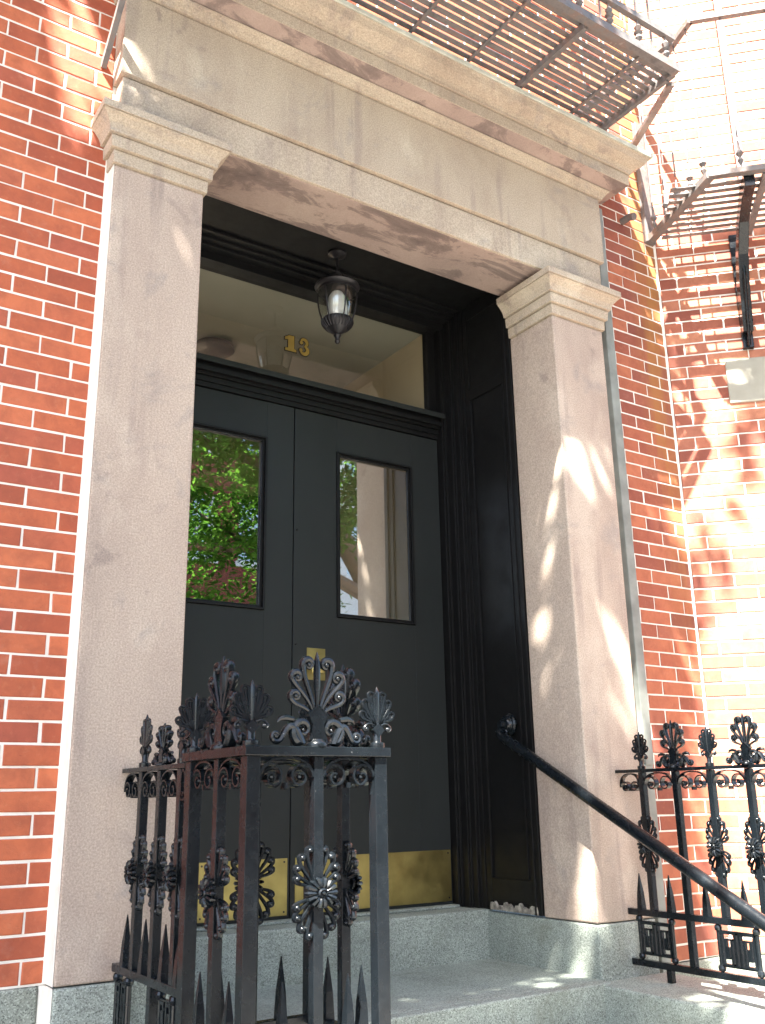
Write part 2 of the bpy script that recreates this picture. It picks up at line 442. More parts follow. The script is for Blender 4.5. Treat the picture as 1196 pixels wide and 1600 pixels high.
# mortar is flush-ish; caulk beside the stone
mb = MB(); mb.box(-.004, -.0005, .006, YB+.02, .0, H1); mb.box(-.013, -.0002, YB-.006, YB+.02, 0, H1+.18)
hp(mb.build('caulk_joint', 'mortar', bevel=.003))
# granite plinth
mb = MB(); mb.box(LX, -.022, YB-.006, .5, GZ+.002, -.004); hp(mb.build('plinth', 'granite_dark', bevel=.008))
mb = MB(); mb.box(2.55, CX, YB-.012, .5, GZ+.002, -3*CH-.004); hp(mb.build('plinth', 'granite_dark', bevel=.008))
mb = MB(); mb.box(-.021, -.0005, YB-.02, YB+.02, GZ+.1, -.003); mb.box(-.004, -.0004, .006, YB+.02, GZ+.1, -.0031); hp(mb.build('caulk_joint', 'mortar', bevel=.003))

def stone_block(x0, x1, side):
    hp(MB().box(x0, x1, -.004, YD+.1, GZ+.002, -.004).build('pilaster_base', 'granite', bevel=.007))
stone_block(0, PW, 0); stone_block(RX0, RX1, 1)
CAP = [(-.006, H1-.003), (-.006, H1+.0005), (.010, H1+.001), (.0115, H1+.050), (.004, H1+.0505), (.004, H1+.0545), (.024, H1+.055), (.0265, H1+.101), (.017, H1+.1015), (.017, H1+.106), (.037, H1+.107), (.038, H1+.112), (.038, H1+.118), (.046, H1+.137), (.062, H1+.158), (.074, H1+.168), (.068, H1+.1685), (.068, H1+.1715), (.0775, H1+.172), (.0775, H1+.203), (.060, H1+.207)]
def pilaster(x0, x1):
    sh = hp(MB().box(x0, x1, 0, D1, 0, H1-.0035).build('pilaster', 'stone', bevel=.006))
    mb = MB()
    mb.loft([rect_ring(x0-o, x1+o, -o, D1-.001, z) for o, z in CAP])
    mb.build('capital', 'stone2', sh, bevel=.0012)
pilaster(0, PW); pilaster(RX0, RX1)
# entablature, top of frieze line etc.
XL, XR = .004, 2.500
mb = MB(); mb.box(XL, XR, -.002, D1+.003, ZS, 3.097)
hp(mb.build('architrave', 'stone2', bevel=.004))
mb = MB(); mb.box(PW-.06, RX0+.06, .012, D1-.003, ZS-.004, ZS+.01)
hp(mb.build('soffit', 'soffit', bevel=.002))
mb = MB(); mb.box(XL+.01, XR-.01, .010, D1, 3.0975, 3.1035); mb.box(XL-.012, XR+.018, -.018, D1, 3.104, 3.475)
hp(mb.build('frieze', 'stone2', bevel=.004))
def corn(prof, name, mat, bev=.002, sx=1.15):
    mb = MB(); mb.loft([rect_ring(XL-o*sx, XR+.01+o*sx, -o, .25, z) for o, z in prof])
    return hp(mb.build(name, mat, bevel=bev))
corn([(.010, 3.4755), (.010, 3.481), (.026, 3.4815), (.028, 3.490), (.032, 3.494), (.040, 3.510), (.052, 3.522), (.054, 3.528), (.046, 3.5285), (.046, 3.5335)], 'bed_moulding', 'stone2', .0015)
corn([(.05, 3.534), (.1135, 3.5565)], 'cornice_soffit', 'soffit', .0005, 1.25)
corn([(.1135, 3.557), (.1155, 3.5585), (.117, 3.616), (.109, 3.6165), (.109, 3.6215), (.124, 3.622), (.126, 3.636), (.135, 3.650), (.155, 3.664), (.175, 3.682), (.185, 3.705), (.192, 3.7135), (.193, 3.716)], 'cornice', 'stone2', .0015, 1.25)
corn([(.200, 3.7165), (.203, 3.737), (.15, 3.742)], 'cornice_flashing', 'flash', .001, 1.25)

# wood-lined recess
xp = RX0+.007; xl = PW-.007; ZC = 3.055
def lining(xf, sgn, name):    # sgn -1: face towards -X (right side)
    mb = MB()
    def b(d0, d1, y0, y1, z0, z1): mb.box(min(xf+sgn*d0, xf+sgn*d1), max(xf+sgn*d0, xf+sgn*d1), y0, y1, z0, z1)
    b(-.03, 0, D1+.002, D2+.02, .002, ZC)
    b(0, .014, D1+.004, D1+.034, .003, ZC-.002)         # front trim
    b(0, .020, D1+.034, D1+.044, .0035, ZC-.003)
    b(0, .008, D1+.044, D1+.075, .004, ZC-.004)
    b(0, .008, D2-.035, D2-.004, .004, ZC-.004)
    b(0, .0075, D1+.075, D2-.035, 2.50, 2.56); b(0, .0075, D1+.075, D2-.035, .045, .14); b(0, .0075, D1+.075, D2-.035, 2.97, ZC-.005)
    b(0, .012, D1+.078, D1+.086, .143, 2.497); b(0, .012, D2-.046, D2-.038, .143, 2.497)
    return hp(mb.build(name, 'black', bevel=.0015))
lining(xp, -1, 'reveal_panel'); lining(xl, 1, 'reveal_panel')
hp(MB().box(xl-.02, xp+.02, D1+.002, YD+.1, ZC, ZC+.04).build('recess_ceiling', 'black'))
# ragged peeled strip at the foot of the right lining
rr = random.Random(3); top = []; n = 70
for i in range(n+1):
    y = D1+.028+(D2-.03-D1-.028)*i/n; top.append((y, .030+.010*math.sin(i*.31)+.006*math.sin(i*.83)+rr.uniform(-.005, .004)*(2.2 if rr.random() < .12 else 1) if 0 < i < n else .02))
mb = MB(); vs = [(xp-.0165, y, .004+rr.uniform(0, .003)) for y, z in top]+[(xp-.0165-rr.uniform(0, .003), y, z) for y, z in top]
vb = [(xp-.005, y, .004) for y, z in top]+[(xp-.005, y, z) for y, z in top]
m_ = len(top); mb.add(vs+vb, [(i, i+1, m_+i+1, m_+i) for i in range(m_-1)]+[(m_+i, m_+i+1, 3*m_+i+1, 3*m_+i) for i in range(m_-1)]+[(0, m_, 3*m_, 2*m_), (m_-1, 2*m_-1, 4*m_-1, 3*m_-1)])
hp(mb.build('peeling_skirting', 'peel'))

# door frame
DXL, DXR, DXM = .402, 2.083, 1.2128
TZ0, TZ1, TXR, TXL = 2.474, 2.978, 2.0354, .45
ZDT = 2.336
mb = MB()
for (e, sg) in ((xp, -1), (xl, 1)):
    def b(d0, d1, y0, y1, z0=.006, z1=ZC-.001): mb.box(min(e+sg*d0, e+sg*d1), max(e+sg*d0, e+sg*d1), y0, y1, z0, z1)
    b(-.02, .012, D2, D2+.028); b(-.02, .016, D2+.028, D2+.04); b(-.02, .026, D2+.04, D2+.075); b(-.02, .034, D2+.075, D2+.087)
    b(-.02, .040, D2+.087, D2+.130); b(-.02, .052, D2+.130, D2+.142); b(-.02, .062, D2+.142, YD+.05)
# head steps
for k, (dz, y0, y1) in enumerate(((.012, D2, D2+.04), (.026, D2+.04, D2+.075), (.040, D2+.075, D2+.13), (.077, D2+.13, YD+.05))):
    mb.box(xl+.001*k+.03, xp-.03-.001*k, y0+.0005, y1-.0005*k, ZC-.002-dz, ZC-.001)
fr = hp(mb.build('door_frame', 'black', bevel=.0015))
mb = MB()
mb.box(TXL-.05, DXR, YD-.030, YD+.048, ZDT+.055, TZ0-.022); mb.box(TXL-.045, DXR-.001, YD-.052, YD+.03, ZDT+.068, ZDT+.092)
mb.add([(TXL-.05, YD-.068, TZ0-.022), (DXR-.002, YD-.068, TZ0-.022), (DXR-.002, YD+.04, TZ0-.022), (TXL-.05, YD+.04, TZ0-.022),
        (TXL-.05, YD-.066, TZ0-.012), (DXR-.002, YD-.066, TZ0-.012), (DXR-.002, YD+.005, TZ0+.004), (TXL-.05, YD+.005, TZ0+.004)],
       [(0, 3, 2, 1), (0, 1, 5, 4), (4, 5, 6, 7), (1, 2, 6, 5), (3, 0, 4, 7), (2, 3, 7, 6)])
mb.box(TXL-.046, DXR-.003, YD-.018, YD+.047, ZDT+.028, ZDT+.054); mb.box(TXL-.05, DXR-.0035, YD-.010, YD+.046, ZDT+.004, ZDT+.0275)
mb.build('transom_bar', 'black', fr, bevel=.0015)  # black instead of door paint: shadow under the sill put into the colour
MB().box(TXL-.05, DXR-.002, YD-.067, YD+.0, TZ0-.0115, TZ0-.0075).box(TXL-.049, DXR-.003, YD-.074, YD-.0665, TZ0-.034, TZ0-.0078).build('transom_sill', 'door', fr, bevel=.001)
mb = MB()
mb.box(TXR, DXR+.01, YD+.002, YD+.047, TZ0-.005, ZC-.08+.03); mb.box(DXL-.01, TXL, YD+.002, YD+.047, TZ0-.005, ZC-.08+.03); mb.box(TXL, TXR, YD+.003, YD+.047, TZ1, ZC-.05)
mb.build('transom_frame', 'black', fr, bevel=.0015)
tw = hp(MB().box(TXL+.001, TXR-.001, YD+.018, YD+.0185, TZ0-.004, TZ1-.001).build('transom_pane', 'tpane'))
# house number 13
def digit_one(mb, g, y0, y1):
    mb.prism([(0-g, -g), (.062+g, -g), (.062+g, .013+g*.6), (.050+g, .015+g*.6), (.050+g, .085+g), (.022-g*.4, .085+g), (-.002-g, .072+g*.4), (-.002-g, .058-g*.6), (.016-g, .062-g), (.016-g, .015+g*.6), (0-g, .013+g*.6)], y0, y1)
def digit_three(mb, g, y0, y1):
    def arc(cx, cz, r, a0, a1, t0, t1, n=18, yy=0):
        p = [(cx+r*math.cos(R(a0+(a1-a0)*i/n)), cz+r*math.sin(R(a0+(a1-a0)*i/n))) for i in range(n+1)]
        o = []; i_ = []
        for k in range(n+1):
            a = R(a0+(a1-a0)*k/n); t = (t0+(t1-t0)*math.sin(math.pi*k/n))/2+g
            o.append((cx+(r+t)*math.cos(a), cz+(r+t)*math.sin(a))); i_.append((cx+(r-t)*math.cos(a), cz+(r-t)*math.sin(a)))
        for k in range(n):
            mb.prism([o[k], o[k+1], i_[k+1], i_[k]], y0-yy, y1-yy)
    arc(.105, .0635, .0185, 150, -80, .008, .018, yy=0); arc(.106, .0235, .021, 85, -155, .008, .020, yy=.0004)
    for (cx, cz, yy) in ((.0905, .062, .0008), (.0885, .020, .0012)):
        mb.prism([(cx+(.0098+g)*math.cos(2*math.pi*k/16), cz+(.0098+g)*math.sin(2*math.pi*k/16)) for k in range(16)], y0-yy, y1-yy)
nb = empty('house_number', (1.162, YD+.0175, 2.645)); nb.parent = house; nb.location = (1.162-1.2, YD+.0175-.1, 2.645-GZ)
mb = MB(); digit_one(mb, .0048, -.0012, -.0006); digit_three(mb, .0048, -.0012, -.0006); mb.build('number_outline', 'ink', nb, fixn=False)
mb = MB(); digit_one(mb, 0, -.0042, -.0036); digit_three(mb, 0, -.0042, -.0036); mb.build('number_face', 'gold', nb, fixn=False)

# door leaves
def leaf(x0, x1, gx0, gx1, right):
    gz0, gz1 = 1.3194, 2.1555; z0, z1 = .018, ZDT
    mb = MB(); y0, y1 = YD, YD+.045
    mb.box(x0, gx0, y0, y1, z0, z1); mb.box(gx1, x1, y0, y1, z0, z1)
    mb.box(gx0, gx1, y0+.0004, y1, z0+.001, gz0); mb.box(gx0, gx1, y0+.0004, y1, gz1, z1-.001)
    d = hp(mb.build('door', 'door', bevel=.001))
    d['label'] = 'right leaf of the double door' if right else 'left leaf of the double door'
    mb = MB(); t = .016
    for k, (o, i_, yy) in enumerate(((.002, .010, -.009), (.010, .022, .004))):
        mb.box(gx0-.002+o-.002, gx0+i_, y0+yy, y0+.02, gz0+o, gz1-o); mb.box(gx1-i_, gx1-o+.004, y0+yy, y0+.02, gz0+o, gz1-o)
        mb.box(gx0+i_, gx1-i_, y0+yy, y0+.02, gz0+o, gz0+i_); mb.box(gx0+i_, gx1-i_, y0+yy, y0+.02, gz1-i_, gz1-o)
    mb.build('glazing_bead', 'black', d, bevel=.0012)
    MB().box(gx0+.018, gx1-.018, y0+.0205, y0+.021, gz0+.018, gz1-.018).build('door_pane', 'pane', d)
    mb = MB(); kx0, kx1 = (x0+.022, x1-.006) if right else (x0+.01, x1-.010)
    mb.box(kx0, kx1, y0-.0025, y0-.0004, .0306, .2574)
    kp = mb.build('kick_plate', 'brass', d, bevel=.0005)
    for kx in (kx0+.015, (kx0+kx1)/2, kx1-.015):
        for kz in (.045, .243): MB().lathe((kx, y0-.0025, kz), [(.0045, 0), (.0042, -.0012), (.002, -.0018)], 10, 'y').build('screw', 'ink', kp)
    return d
dl = leaf(DXL+.004, DXM-.004, .6126, 1.0648, False)
dr = leaf(DXM+.002, DXR-.004, 1.4505, 1.9028, True)
MB().box(DXM-.0035, DXM-.0005, YD+.012, YD+.03, .02, ZDT-.002).build('astragal', 'black', dl)
for z in (1.72, 1.178, .62): MB().lathe((DXM+.018, YD, z), [(.006, 0), (.0055, -.003), (.002, -.0045)], 12, 'y').build('rivet', 'black', dr)
lk = MB().box(1.287, 1.384, YD-.004, YD-.0003, 1.02, 1.165).build('lock_plate', 'brass', dr, bevel=.001)
mb = MB(); mb.lathe((1.330, YD-.004, 1.065), [(.018, 0), (.019, -.004), (.010, -.008), (.009, -.03), (.022, -.04), (.026, -.052), (.021, -.062), (.006, -.066)], 20, 'y')
mb.build('door_knob', 'brass', lk, smooth=True)
mb = MB(); mb.lathe((1.345, YD-.004, 1.125), [(.013, 0), (.013, -.006), (.010, -.009)], 18, 'y'); mb.build('lock_cylinder', 'brass', lk, smooth=True)
# threshold saddle
hp(MB().box(DXL, DXR, YD-.05, YD+.06, .0045, .016).build('threshold', 'granite', bevel=.003))

# vestibule
mb = MB(); x0, x1, y0, y1, z0, z1 = .18, 2.045, YD+.06, 2.9, 0, 2.985
mb.box(x1, x1+.1, y0, y1, z0, z1+.1); mb.box(x0-.1, x0, y0, 1.25, z0, z1+.1); mb.box(x0-.1, x0, 1.25, y1, z0, z1+.1)
mb.box(x0-.1, .22, y1, y1+.1, z0, z1+.1); mb.box(1.30, x1+.1, y1, y1+.1, z0, z1+.1); mb.box(.22, 1.30, y1, y1+.1, 2.1, z1+.1)  # unseen gap in the rear wall, added to let daylight in
hp(mb.build('vestibule_wall', 'plaster'))
hp(MB().box(x0, x1, y0-.005, y1, z1, z1+.05).build('vestibule_ceiling', 'ceil'))
hp(MB().box(x0-.1, x1+.1, y0-.03, 7, z0-.1, z0).build('vestibule_floor', 'floorwood'))

hp(MB().box(1.34, 2.02, y1-.05, y1-.002, .012, 2.55).box(1.40, 1.96, y1-.06, y1-.051, .2, 1.1).box(1.40, 1.96, y1-.06, y1-.051, 1.25, 2.45).build('dark_rear_panel', 'black', bevel=.004))  # black panel added so the interior looks unlit behind the left pane

# iron outlet stub and rusted anchor on the strip above
hp(MB().tube([(2.80, YB+.02, 3.50), (2.80, YB-.05, 3.50), (2.80, YB-.085, 3.485)], .020, 10).build('wall_bolt', 'rust', smooth=True))

# drainpipe beside the right pilaster
dp = empty('drainpipe', (2.56, .03, GZ), 0, 'grey-green square drainpipe between right pilaster and brick strip', 'drainpipe')
def rel(o, e): o.parent = e; o.location = -Vector(e.location); return o
mb = MB(); mb.box(2.530, 2.585, .022, YB+.02, .62, 3.47); rel(mb.build('upper_pipe', 'pipe', bevel=.004), dp)
mb = MB(); mb.box(2.5825, 2.600, .045, YB+.02, .60, 3.48); mb.box(2.572, 2.5829, .060, YB+.019, -.2, .60); rel(mb.build('edge_strip', 'pipe2', bevel=.002), dp)
mb = MB(); mb.loft([[(2.553+a*(.028+s_)*c_[0], .050+.022*c_[1], z) for c_, a in (((-1, -1), 1), ((1, -1), 1), ((1, 1), 1), ((-1, 1), 1))] for z, s_ in ((-.24, 0), (.60, 0), (.615, .004), (.622, .004))])
rel(mb.build('lower_pipe', 'pipe', bevel=.003), dp)

# ================================================================ STOOP
st = empty('stoop', (1.24, -.5, GZ), 0, 'speckled grey granite stoop leading up to the dark double doors', 'stoop')
mb = MB(); mb.box(PW-.03, RX0+.03, D2, YD+.06, GZ+.01, .0035); rel(mb.build('threshold_step', 'granite', bevel=.008), st)
rel(MB().box(PW-.02, RX0+.02, .001, D2+.02, GZ+.01, ZL).build('landing', 'granite', bevel=.004), st)
rel(MB().box(.395, 2.136, -.060, .0, -.375, ZL+.0008).build('step', 'granite', bevel=.006), st)
for k in range(1, 5):
    zt = ZL-.172*k
    rel(MB().box(.436, 2.083, -.060-.28*k, -.05-.28*(k-1)+.01, max(GZ+.01, zt-.172), zt).build('step', 'granite', bevel=.007), st)
rel(MB().box(.437, 2.082, -.34, -.0, GZ+.01, -.376).build('stair_core', 'granite'), st)
rel(MB().box(2.088, 2.50, -1.75, -.006, GZ+.01, ZL-.006).build('cheek_wall', 'granite', bevel=.009), st)
rel(MB().box(-.01, .432, -1.3, -.006, GZ+.01, ZL-.03).build('cheek_wall', 'granite', bevel=.009), st)

# ================================================================ IRONWORK
def spiral(cx, cz, r0, r1, a0, a1, n=22):
    return [(cx+(r0+(r1-r0)*i/n)*math.cos(R(a0+(a1-a0)*i/n)), cz+(r0+(r1-r0)*i/n)*math.sin(R(a0+(a1-a0)*i/n))) for i in range(n+1)]
def bez(p0, p1, p2, p3, n=10):
    return [((1-t)**3*p0[0]+3*(1-t)**2*t*p1[0]+3*(1-t)*t*t*p2[0]+t**3*p3[0], (1-t)**3*p0[1]+3*(1-t)**2*t*p1[1]+3*(1-t)*t*t*p2[1]+t**3*p3[1]) for t in [i/n for i in range(n+1)]]
U = .265/1000
def mir(pts, s): return [(s*x*U, z*U) for x, z in pts]
def lin(a, b, n): return [a+(b-a)*i/(n-1) for i in range(n)]
def big_palmette_mesh():
    mb = MB()
    # spear
    mb.ribbon(mir([(0, 340), (0, 420), (0, 560), (0, 700), (0, 790), (0, 850), (0, 890)], 1), [x*U for x in (14, 20, 34, 36, 30, 16, 3)], [x*U for x in (20, 24, 34, 36, 30, 18, 5)], 8)
    for s in (-1, 1):
        for (st_, c1, c2, en, cx, cz, r, a0, sweep, w0, w1) in (
            ((32, 350), (75, 520), (150, 620), (160, 740), 98, 762, 64, -20, 420, 15, 26),
            ((48, 340), (110, 480), (250, 560), (278, 640), 220, 640, 60, -5, 420, 14, 25),
            ((70, 310), (150, 390), (230, 360), (288, 430), 235, 462, 54, -30, 430, 13, 23)):
            arc = spiral(cx, cz, r, 12, a0, a0+sweep, 26)
            pts = bez(st_, c1, c2, arc[0], 10)[:-1]+arc
            w0 *= 1.25; w1 *= 1.35; rad = lin(w0, w1, 14)+lin(w1, 12, len(pts)-14)
            mb.ribbon(mir(pts, s), [x*U for x in rad], [x*1.3*U for x in rad], 8)
            mb.ball((s*cx*U, 0, cz*U), 29*U, 44*U, 10, 6)
        # foot scroll: crescent out of the body, curling in, tail running outwards
        inner = spiral(150, 150, 22, 125, -60, -440, 34)     # ends near the top going outwards
        tail = bez(inner[-1], (290, 330), (330, 120), (392, 52), 12)[1:]
        curl = spiral(430, 95, 56, 14, -130, 230, 20)
        pts = inner+tail+curl
        n1, n2, n3 = len(inner), len(tail), len(curl)
        rad = lin(16, 48, n1)+lin(45, 26, n2)+lin(26, 14, n3)
        mb.ribbon(mir(pts, s), [x*U for x in rad], [x*1.2*U+4*U for x in rad], 8)
        mb.ball((s*150*U, 0, 150*U), 22*U, 34*U, 8, 6); mb.ball((s*430*U, 0, 92*U), 26*U, 34*U, 8, 6)
        mb.ribbon(mir([(250, 250), (330, 262), (392, 250), (420, 215)], s), [x*U for x in (24, 30, 22, 4)], [x*U for x in (26, 30, 22, 5)], 8)
    body = [(-95, 60), (-70, 130), (-62, 200), (-95, 285), (-88, 300), (0, 378), (88, 300), (95, 285), (62, 200), (70, 130), (95, 60)]
    mb.prism([(x*U, z*U) for x, z in body], -38*U, 38*U)
    mb.ribbon(mir([(-104, 288), (0, 382), (104, 288)], 1), 14*U, 50*U, 6)
    mb.lathe((0, 0, 0), [(105*U, 0), (108*U, 22*U), (96*U, 44*U), (80*U, 56*U), (70*U, 70*U)], 16)
    return mb
def small_palmette_mesh():
    mb = MB()
    mb.ribbon(mir([(0, 190), (0, 300), (0, 430), (0, 520), (0, 560), (0, 590)], 1), [x*U for x in (10, 17, 21, 24, 15, 3)], [x*U for x in (16, 20, 24, 24, 16, 4)], 8)
    for s in (-1, 1):
        ends = ((16, (50, 505), 30), (30, (100, 430), 30), (42, (128, 320), 28))
        for (bx, (ex, ez), r) in ends:
            out = bez((bx, 190+bx*.2), (bx+10, 300), (ex+r*.5, ez-90), (ex+r, ez), 8)
            arc = spiral(ex, ez, r, r*.85, 0, 165, 10)
            back = bez(arc[-1], (ex-r, ez-60), (bx+4, 300), (bx-4, 210), 8)[1:]
            mb.ribbon(mir([(x*1.12, z) for x, z in out+arc[1:]+back], s), [15*U]*(len(out)+len(arc)-1+len(back)), 17*U, 6)
            mb.ribbon(mir([(x*1.12, z) for x, z in bez((bx, 200), (bx+6, 290), (ex, ez-80), (ex+1, ez-4), 8)], s), 13*U, 8*U, 6, y=0)
        cu = bez((35, 215), (80, 240), (110, 235), (125, 200), 6)[:-1]+spiral(112, 180, 28, 8, 40, -300, 16)
        mb.ribbon(mir(cu, s), 12*U, 20*U, 8); mb.ball((s*112*U, 0, 180*U), 20*U, 28*U, 8, 6)
    mb.prism([(x*U, z*U) for x, z in ((-60, 170), (0, 100), (60, 170), (0, 232))], -36*U, 36*U)
    mb.lathe((0, 0, 0), [(64*U, 0), (68*U, 20*U), (66*U, 46*U), (40*U, 56*U), (34*U, 70*U), (38*U, 150*U), (34*U, 180*U)], 14)
    return mb
def medallion_mesh(k=1.):
    mb = MB(); u = U*1.0
    for sz in (1, -1):
        for s in (-1, 1):
            for (bx, ex, ez, r, lean) in ((22, 60, 375, 28, 20), (42, 125, 310, 28, 40), (58, 165, 215, 25, 50), (66, 168, 125, 24, 60)):
                arc = spiral(ex, ez, r, 8, -10, 330, 16)
                pts = bez((bx, 60), (bx+lean*.4, ez*.5), (ex+r+lean*.1, ez*.7), arc[0], 8)[:-1]+arc
                rad = lin(13, 23, 10)+lin(23, 14, len(pts)-10)
                mb.ribbon([(s*x*u, sz*z*u) for x, z in pts], [x*u for x in rad], [(x*1.1+4)*u for x in rad], 6, y=-6*u)
                mb.ball((s*ex*u, -8*u, sz*ez*u), 30*u, 42*u, 8, 6)
    return mb
def rosette_mesh():
    mb = MB(); u = U; yb_ = -88*U
    mb.lathe((0, yb_+.006, 0), [(70*u, 8*u), (72*u, -8*u), (60*u, -20*u)], 24, 'y')
    for k in range(14):
        a = 2*math.pi*k/14; c_, s_ = math.cos(a), math.sin(a)
        pts = [(c_*30*u, yb_-.001, s_*30*u), (c_*70*u, yb_-.004, s_*70*u), (c_*112*u, yb_-.0005, s_*112*u), (c_*124*u, yb_+.006, s_*124*u)]
        mb.tube(pts, [8*u, 17*u, 22*u, 12*u], 6)
    mb.lathe((0, yb_, 0), [(42*u, 5*u), (40*u, -22*u), (28*u, -30*u), (24*u, -18*u), (14*u, -18*u), (12*u, -34*u), (4*u, -38*u)], 16, 'y')
    return mb
def scroll_mesh(L):           # scrolled strap hanging under the rail, filling a gap of length L between posts
    mb = MB(); h = .082; r = min(.036, L*.23)
    pts = []
    left = spiral(-L/2+r+.002, -h+r, .006, r, 60, 60+480-0, 34)      # winds outwards, ends on the left side going up
    # left spiral ends at angle 540 -> 180 deg: leftmost point
    lx = [(x, z) for x, z in left]
    up_ = bez(lx[-1], (-L/2+.001, -h*.35), (-L/2+L*.12, -.004), (0, -.004), 10)[1:]
    half = lx+up_
    other = [(-x, z) for x, z in reversed(half)][1:]
    mb.strap(half+other, .0045, .024)
    mb.ball((-L/2+r+.002, 0, -h+r), .0075, .011, 8, 5); mb.ball((L/2-r-.002, 0, -h+r), .0075, .011, 8, 5)
    mb.box(-.004, .004, -.011, .011, -h*.9, -h*.75)
    return mb
def spike_mesh(h=.13, r=.013):
    mb = MB(); mb.loft([[(r*a, r*b, 0) for a, b in ((-1, -1), (1, -1), (1, 1), (-1, 1))], [(r*.75*a, r*.75*b, h*.45) for a, b in ((-1, -1), (1, -1), (1, 1), (-1, 1))], [(.0012*a, .0012*b, h) for a, b in ((-1, -1), (1, -1), (1, 1), (-1, 1))]])
    return mb
def key_mesh(L, H):           # greek-key panel, local x centred, z from 0 to H
    mb = MB(); t = .0085; d = .008
    def seg(x0, z0, x1, z1): mb.box(min(x0, x1)-t/2, max(x0, x1)+t/2, -d, d, min(z0, z1)-t/2, max(z0, z1)+t/2)
    a = L/2-.012
    for s in (-1, 1):
        mb.lathe((s*a, 0, 0), [(.004, 0), (.0125, .004), (.015, .012), (.0125, .021), (.008, .024), (.0085, H-.024), (.0125, H-.021), (.015, H-.012), (.0125, H-.004), (.004, H)], 12)
    z0, z1 = .028, H-.028; e = .0004
    for s in (-1, 1):
        xo = s*(a-.012); xi = s*.010
        w_ = abs(xo-xi)
        path = [(xi, z0), (xi, z1), (xo, z1), (xo, z0), (xi+s*w_*.30, z0), (xi+s*w_*.30, z1-.022), (xo-s*w_*.28, z1-.022), (xo-s*w_*.28, z0+.022), (xi+s*w_*.56, z0+.022), (xi+s*w_*.56, z1-.05)]
        for i in range(len(path)-1):
            p, q = path[i], path[i+1]
            dd = d-.0003*i
            mb.box(min(p[0], q[0])-t/2, max(p[0], q[0])+t/2, -dd, dd, min(p[1], q[1])-t/2+.0002*i, max(p[1], q[1])+t/2-.0002*i)
    mb.box(-a, a, -d*.7, d*.7, z1+.002, z1+.009); mb.box(-a, a, -d*.65, d*.65, z0-.009, z0-.002)
    return mb
# meshes made once; every part of a railing below is its own object
big_me = big_palmette_mesh().build('palmette', 'iron', smooth=True)
small_me = small_palmette_mesh().build('small_palmette', 'iron', smooth=True)
med_me = medallion_mesh().build('medallion', 'iron', smooth=True)
_r = rosette_mesh(); _r.v = [(x*1.05, -.0125+(y+.0125)*1.35 if y < -.0125 else y, z*1.05) for x, y, z in _r.v]
ros_me = _r.build('rosette', 'iron', med_me, smooth=True)
spike_me = spike_mesh().build('spike', 'iron')
protos = [big_me, small_me, med_me, ros_me, spike_me]
scroll_cache = {}
def scroll(L):
    k = round(L, 3)
    if k not in scroll_cache: scroll_cache[k] = scroll_mesh(L).build('scroll', 'iron', smooth=True); protos.append(scroll_cache[k])
    return scroll_cache[k]

NX0, NX1, NY0, NY1 = .1562, .5495, -.8824, -.5091
NZ, NZB, FZ, LZ, BZ = .6195, .5965, .5949, .0489, -.1393
# ---- left railing with its square newel cage
lr = empty('iron_railing', (NX0, -.5, ZL), 0, 'black iron railing with square cage newel, left of the steps', 'railing', 'ornamental iron railings flanking the steps')
def part(mb, name, e=lr, mat='iron', bevel=.0015, smooth=False): return rel(mb.build(name, mat, bevel=bevel, smooth=smooth), e)
def pl(proto, e, x, y, z, rz=0, scale=None):
    return place(proto, e, Vector((x, y, z))-Vector(e.location), rz, scale)
hw = .0175
cor = [(NX0+hw, NY0+hw), (NX1-hw, NY0+hw), (NX0+hw, NY1-hw), (NX1-hw, NY1-hw)]
for (x, y) in cor: part(MB().box(x-hw, x+hw, y-hw, y+hw, -.42, NZB), 'post')
# cap rails
o = .008
for a in ((NX0-o, NX1+o, NY0-o, NY0+.045), (NX0-o, NX1+o, NY1-.045, NY1+o), (NX0-o, NX0+.045, NY0+.045, NY1-.045), (NX1-.045, NX1+o, NY0+.045, NY1-.045)):
    part(MB().box(*a, NZB+.0005, NZ), 'top_rail')
for z in (-.048,):
    for a in ((NX0+2*hw, NX1-2*hw, NY0+.008, NY0+.034), (NX0+2*hw, NX1-2*hw, NY1-.034, NY1-.008)): part(MB().box(*a, z-.022, z), 'lower_rail')
    for a in ((NX0+.008, NX0+.034, NY0+2*hw, NY1-2*hw), (NX1-.034, NX1-.008, NY0+2*hw, NY1-2*hw)): part(MB().box(*a, z-.022, z), 'lower_rail')
mx, my = (NX0+NX1)/2, (NY0+NY1)/2; mw = .0130
sides = [(mx, NY0+hw, 0, (1, 0)), (mx, NY1-hw, math.pi, (1, 0)), (NX0+hw, my, -math.pi/2, (0, 1)), (NX1-hw, my, math.pi/2, (0, 1))]
for (x, y, rz, dv) in sides:
    part(MB().box(x-mw, x+mw, y-mw, y+mw, -.07, NZB), 'bar')
    if rz != math.pi: pl(big_me, lr, x, y, NZ, rz)
    m = pl(med_me, lr, x, y, .285, rz, (1.18, 1, .95))
    half = ((NX1-NX0) if dv[0] else (NY1-NY0))/2-hw*2-mw
    L = half
    for s in (-1, 1):
        off = s*(mw+L/2)
        pl(scroll(L), lr, x+dv[0]*off, y+dv[1]*off, NZB, rz)
        for q in ((.5,) ):
            pl(spike_me, lr, x+dv[0]*off, y+dv[1]*off, -.05, rz, (1, 1, 1.15))
for (x, y), rz in zip(cor, (-.15, 0, -.3, 0)): pl(small_me, lr, x, y, NZ, rz, (1.12, 1, 1))
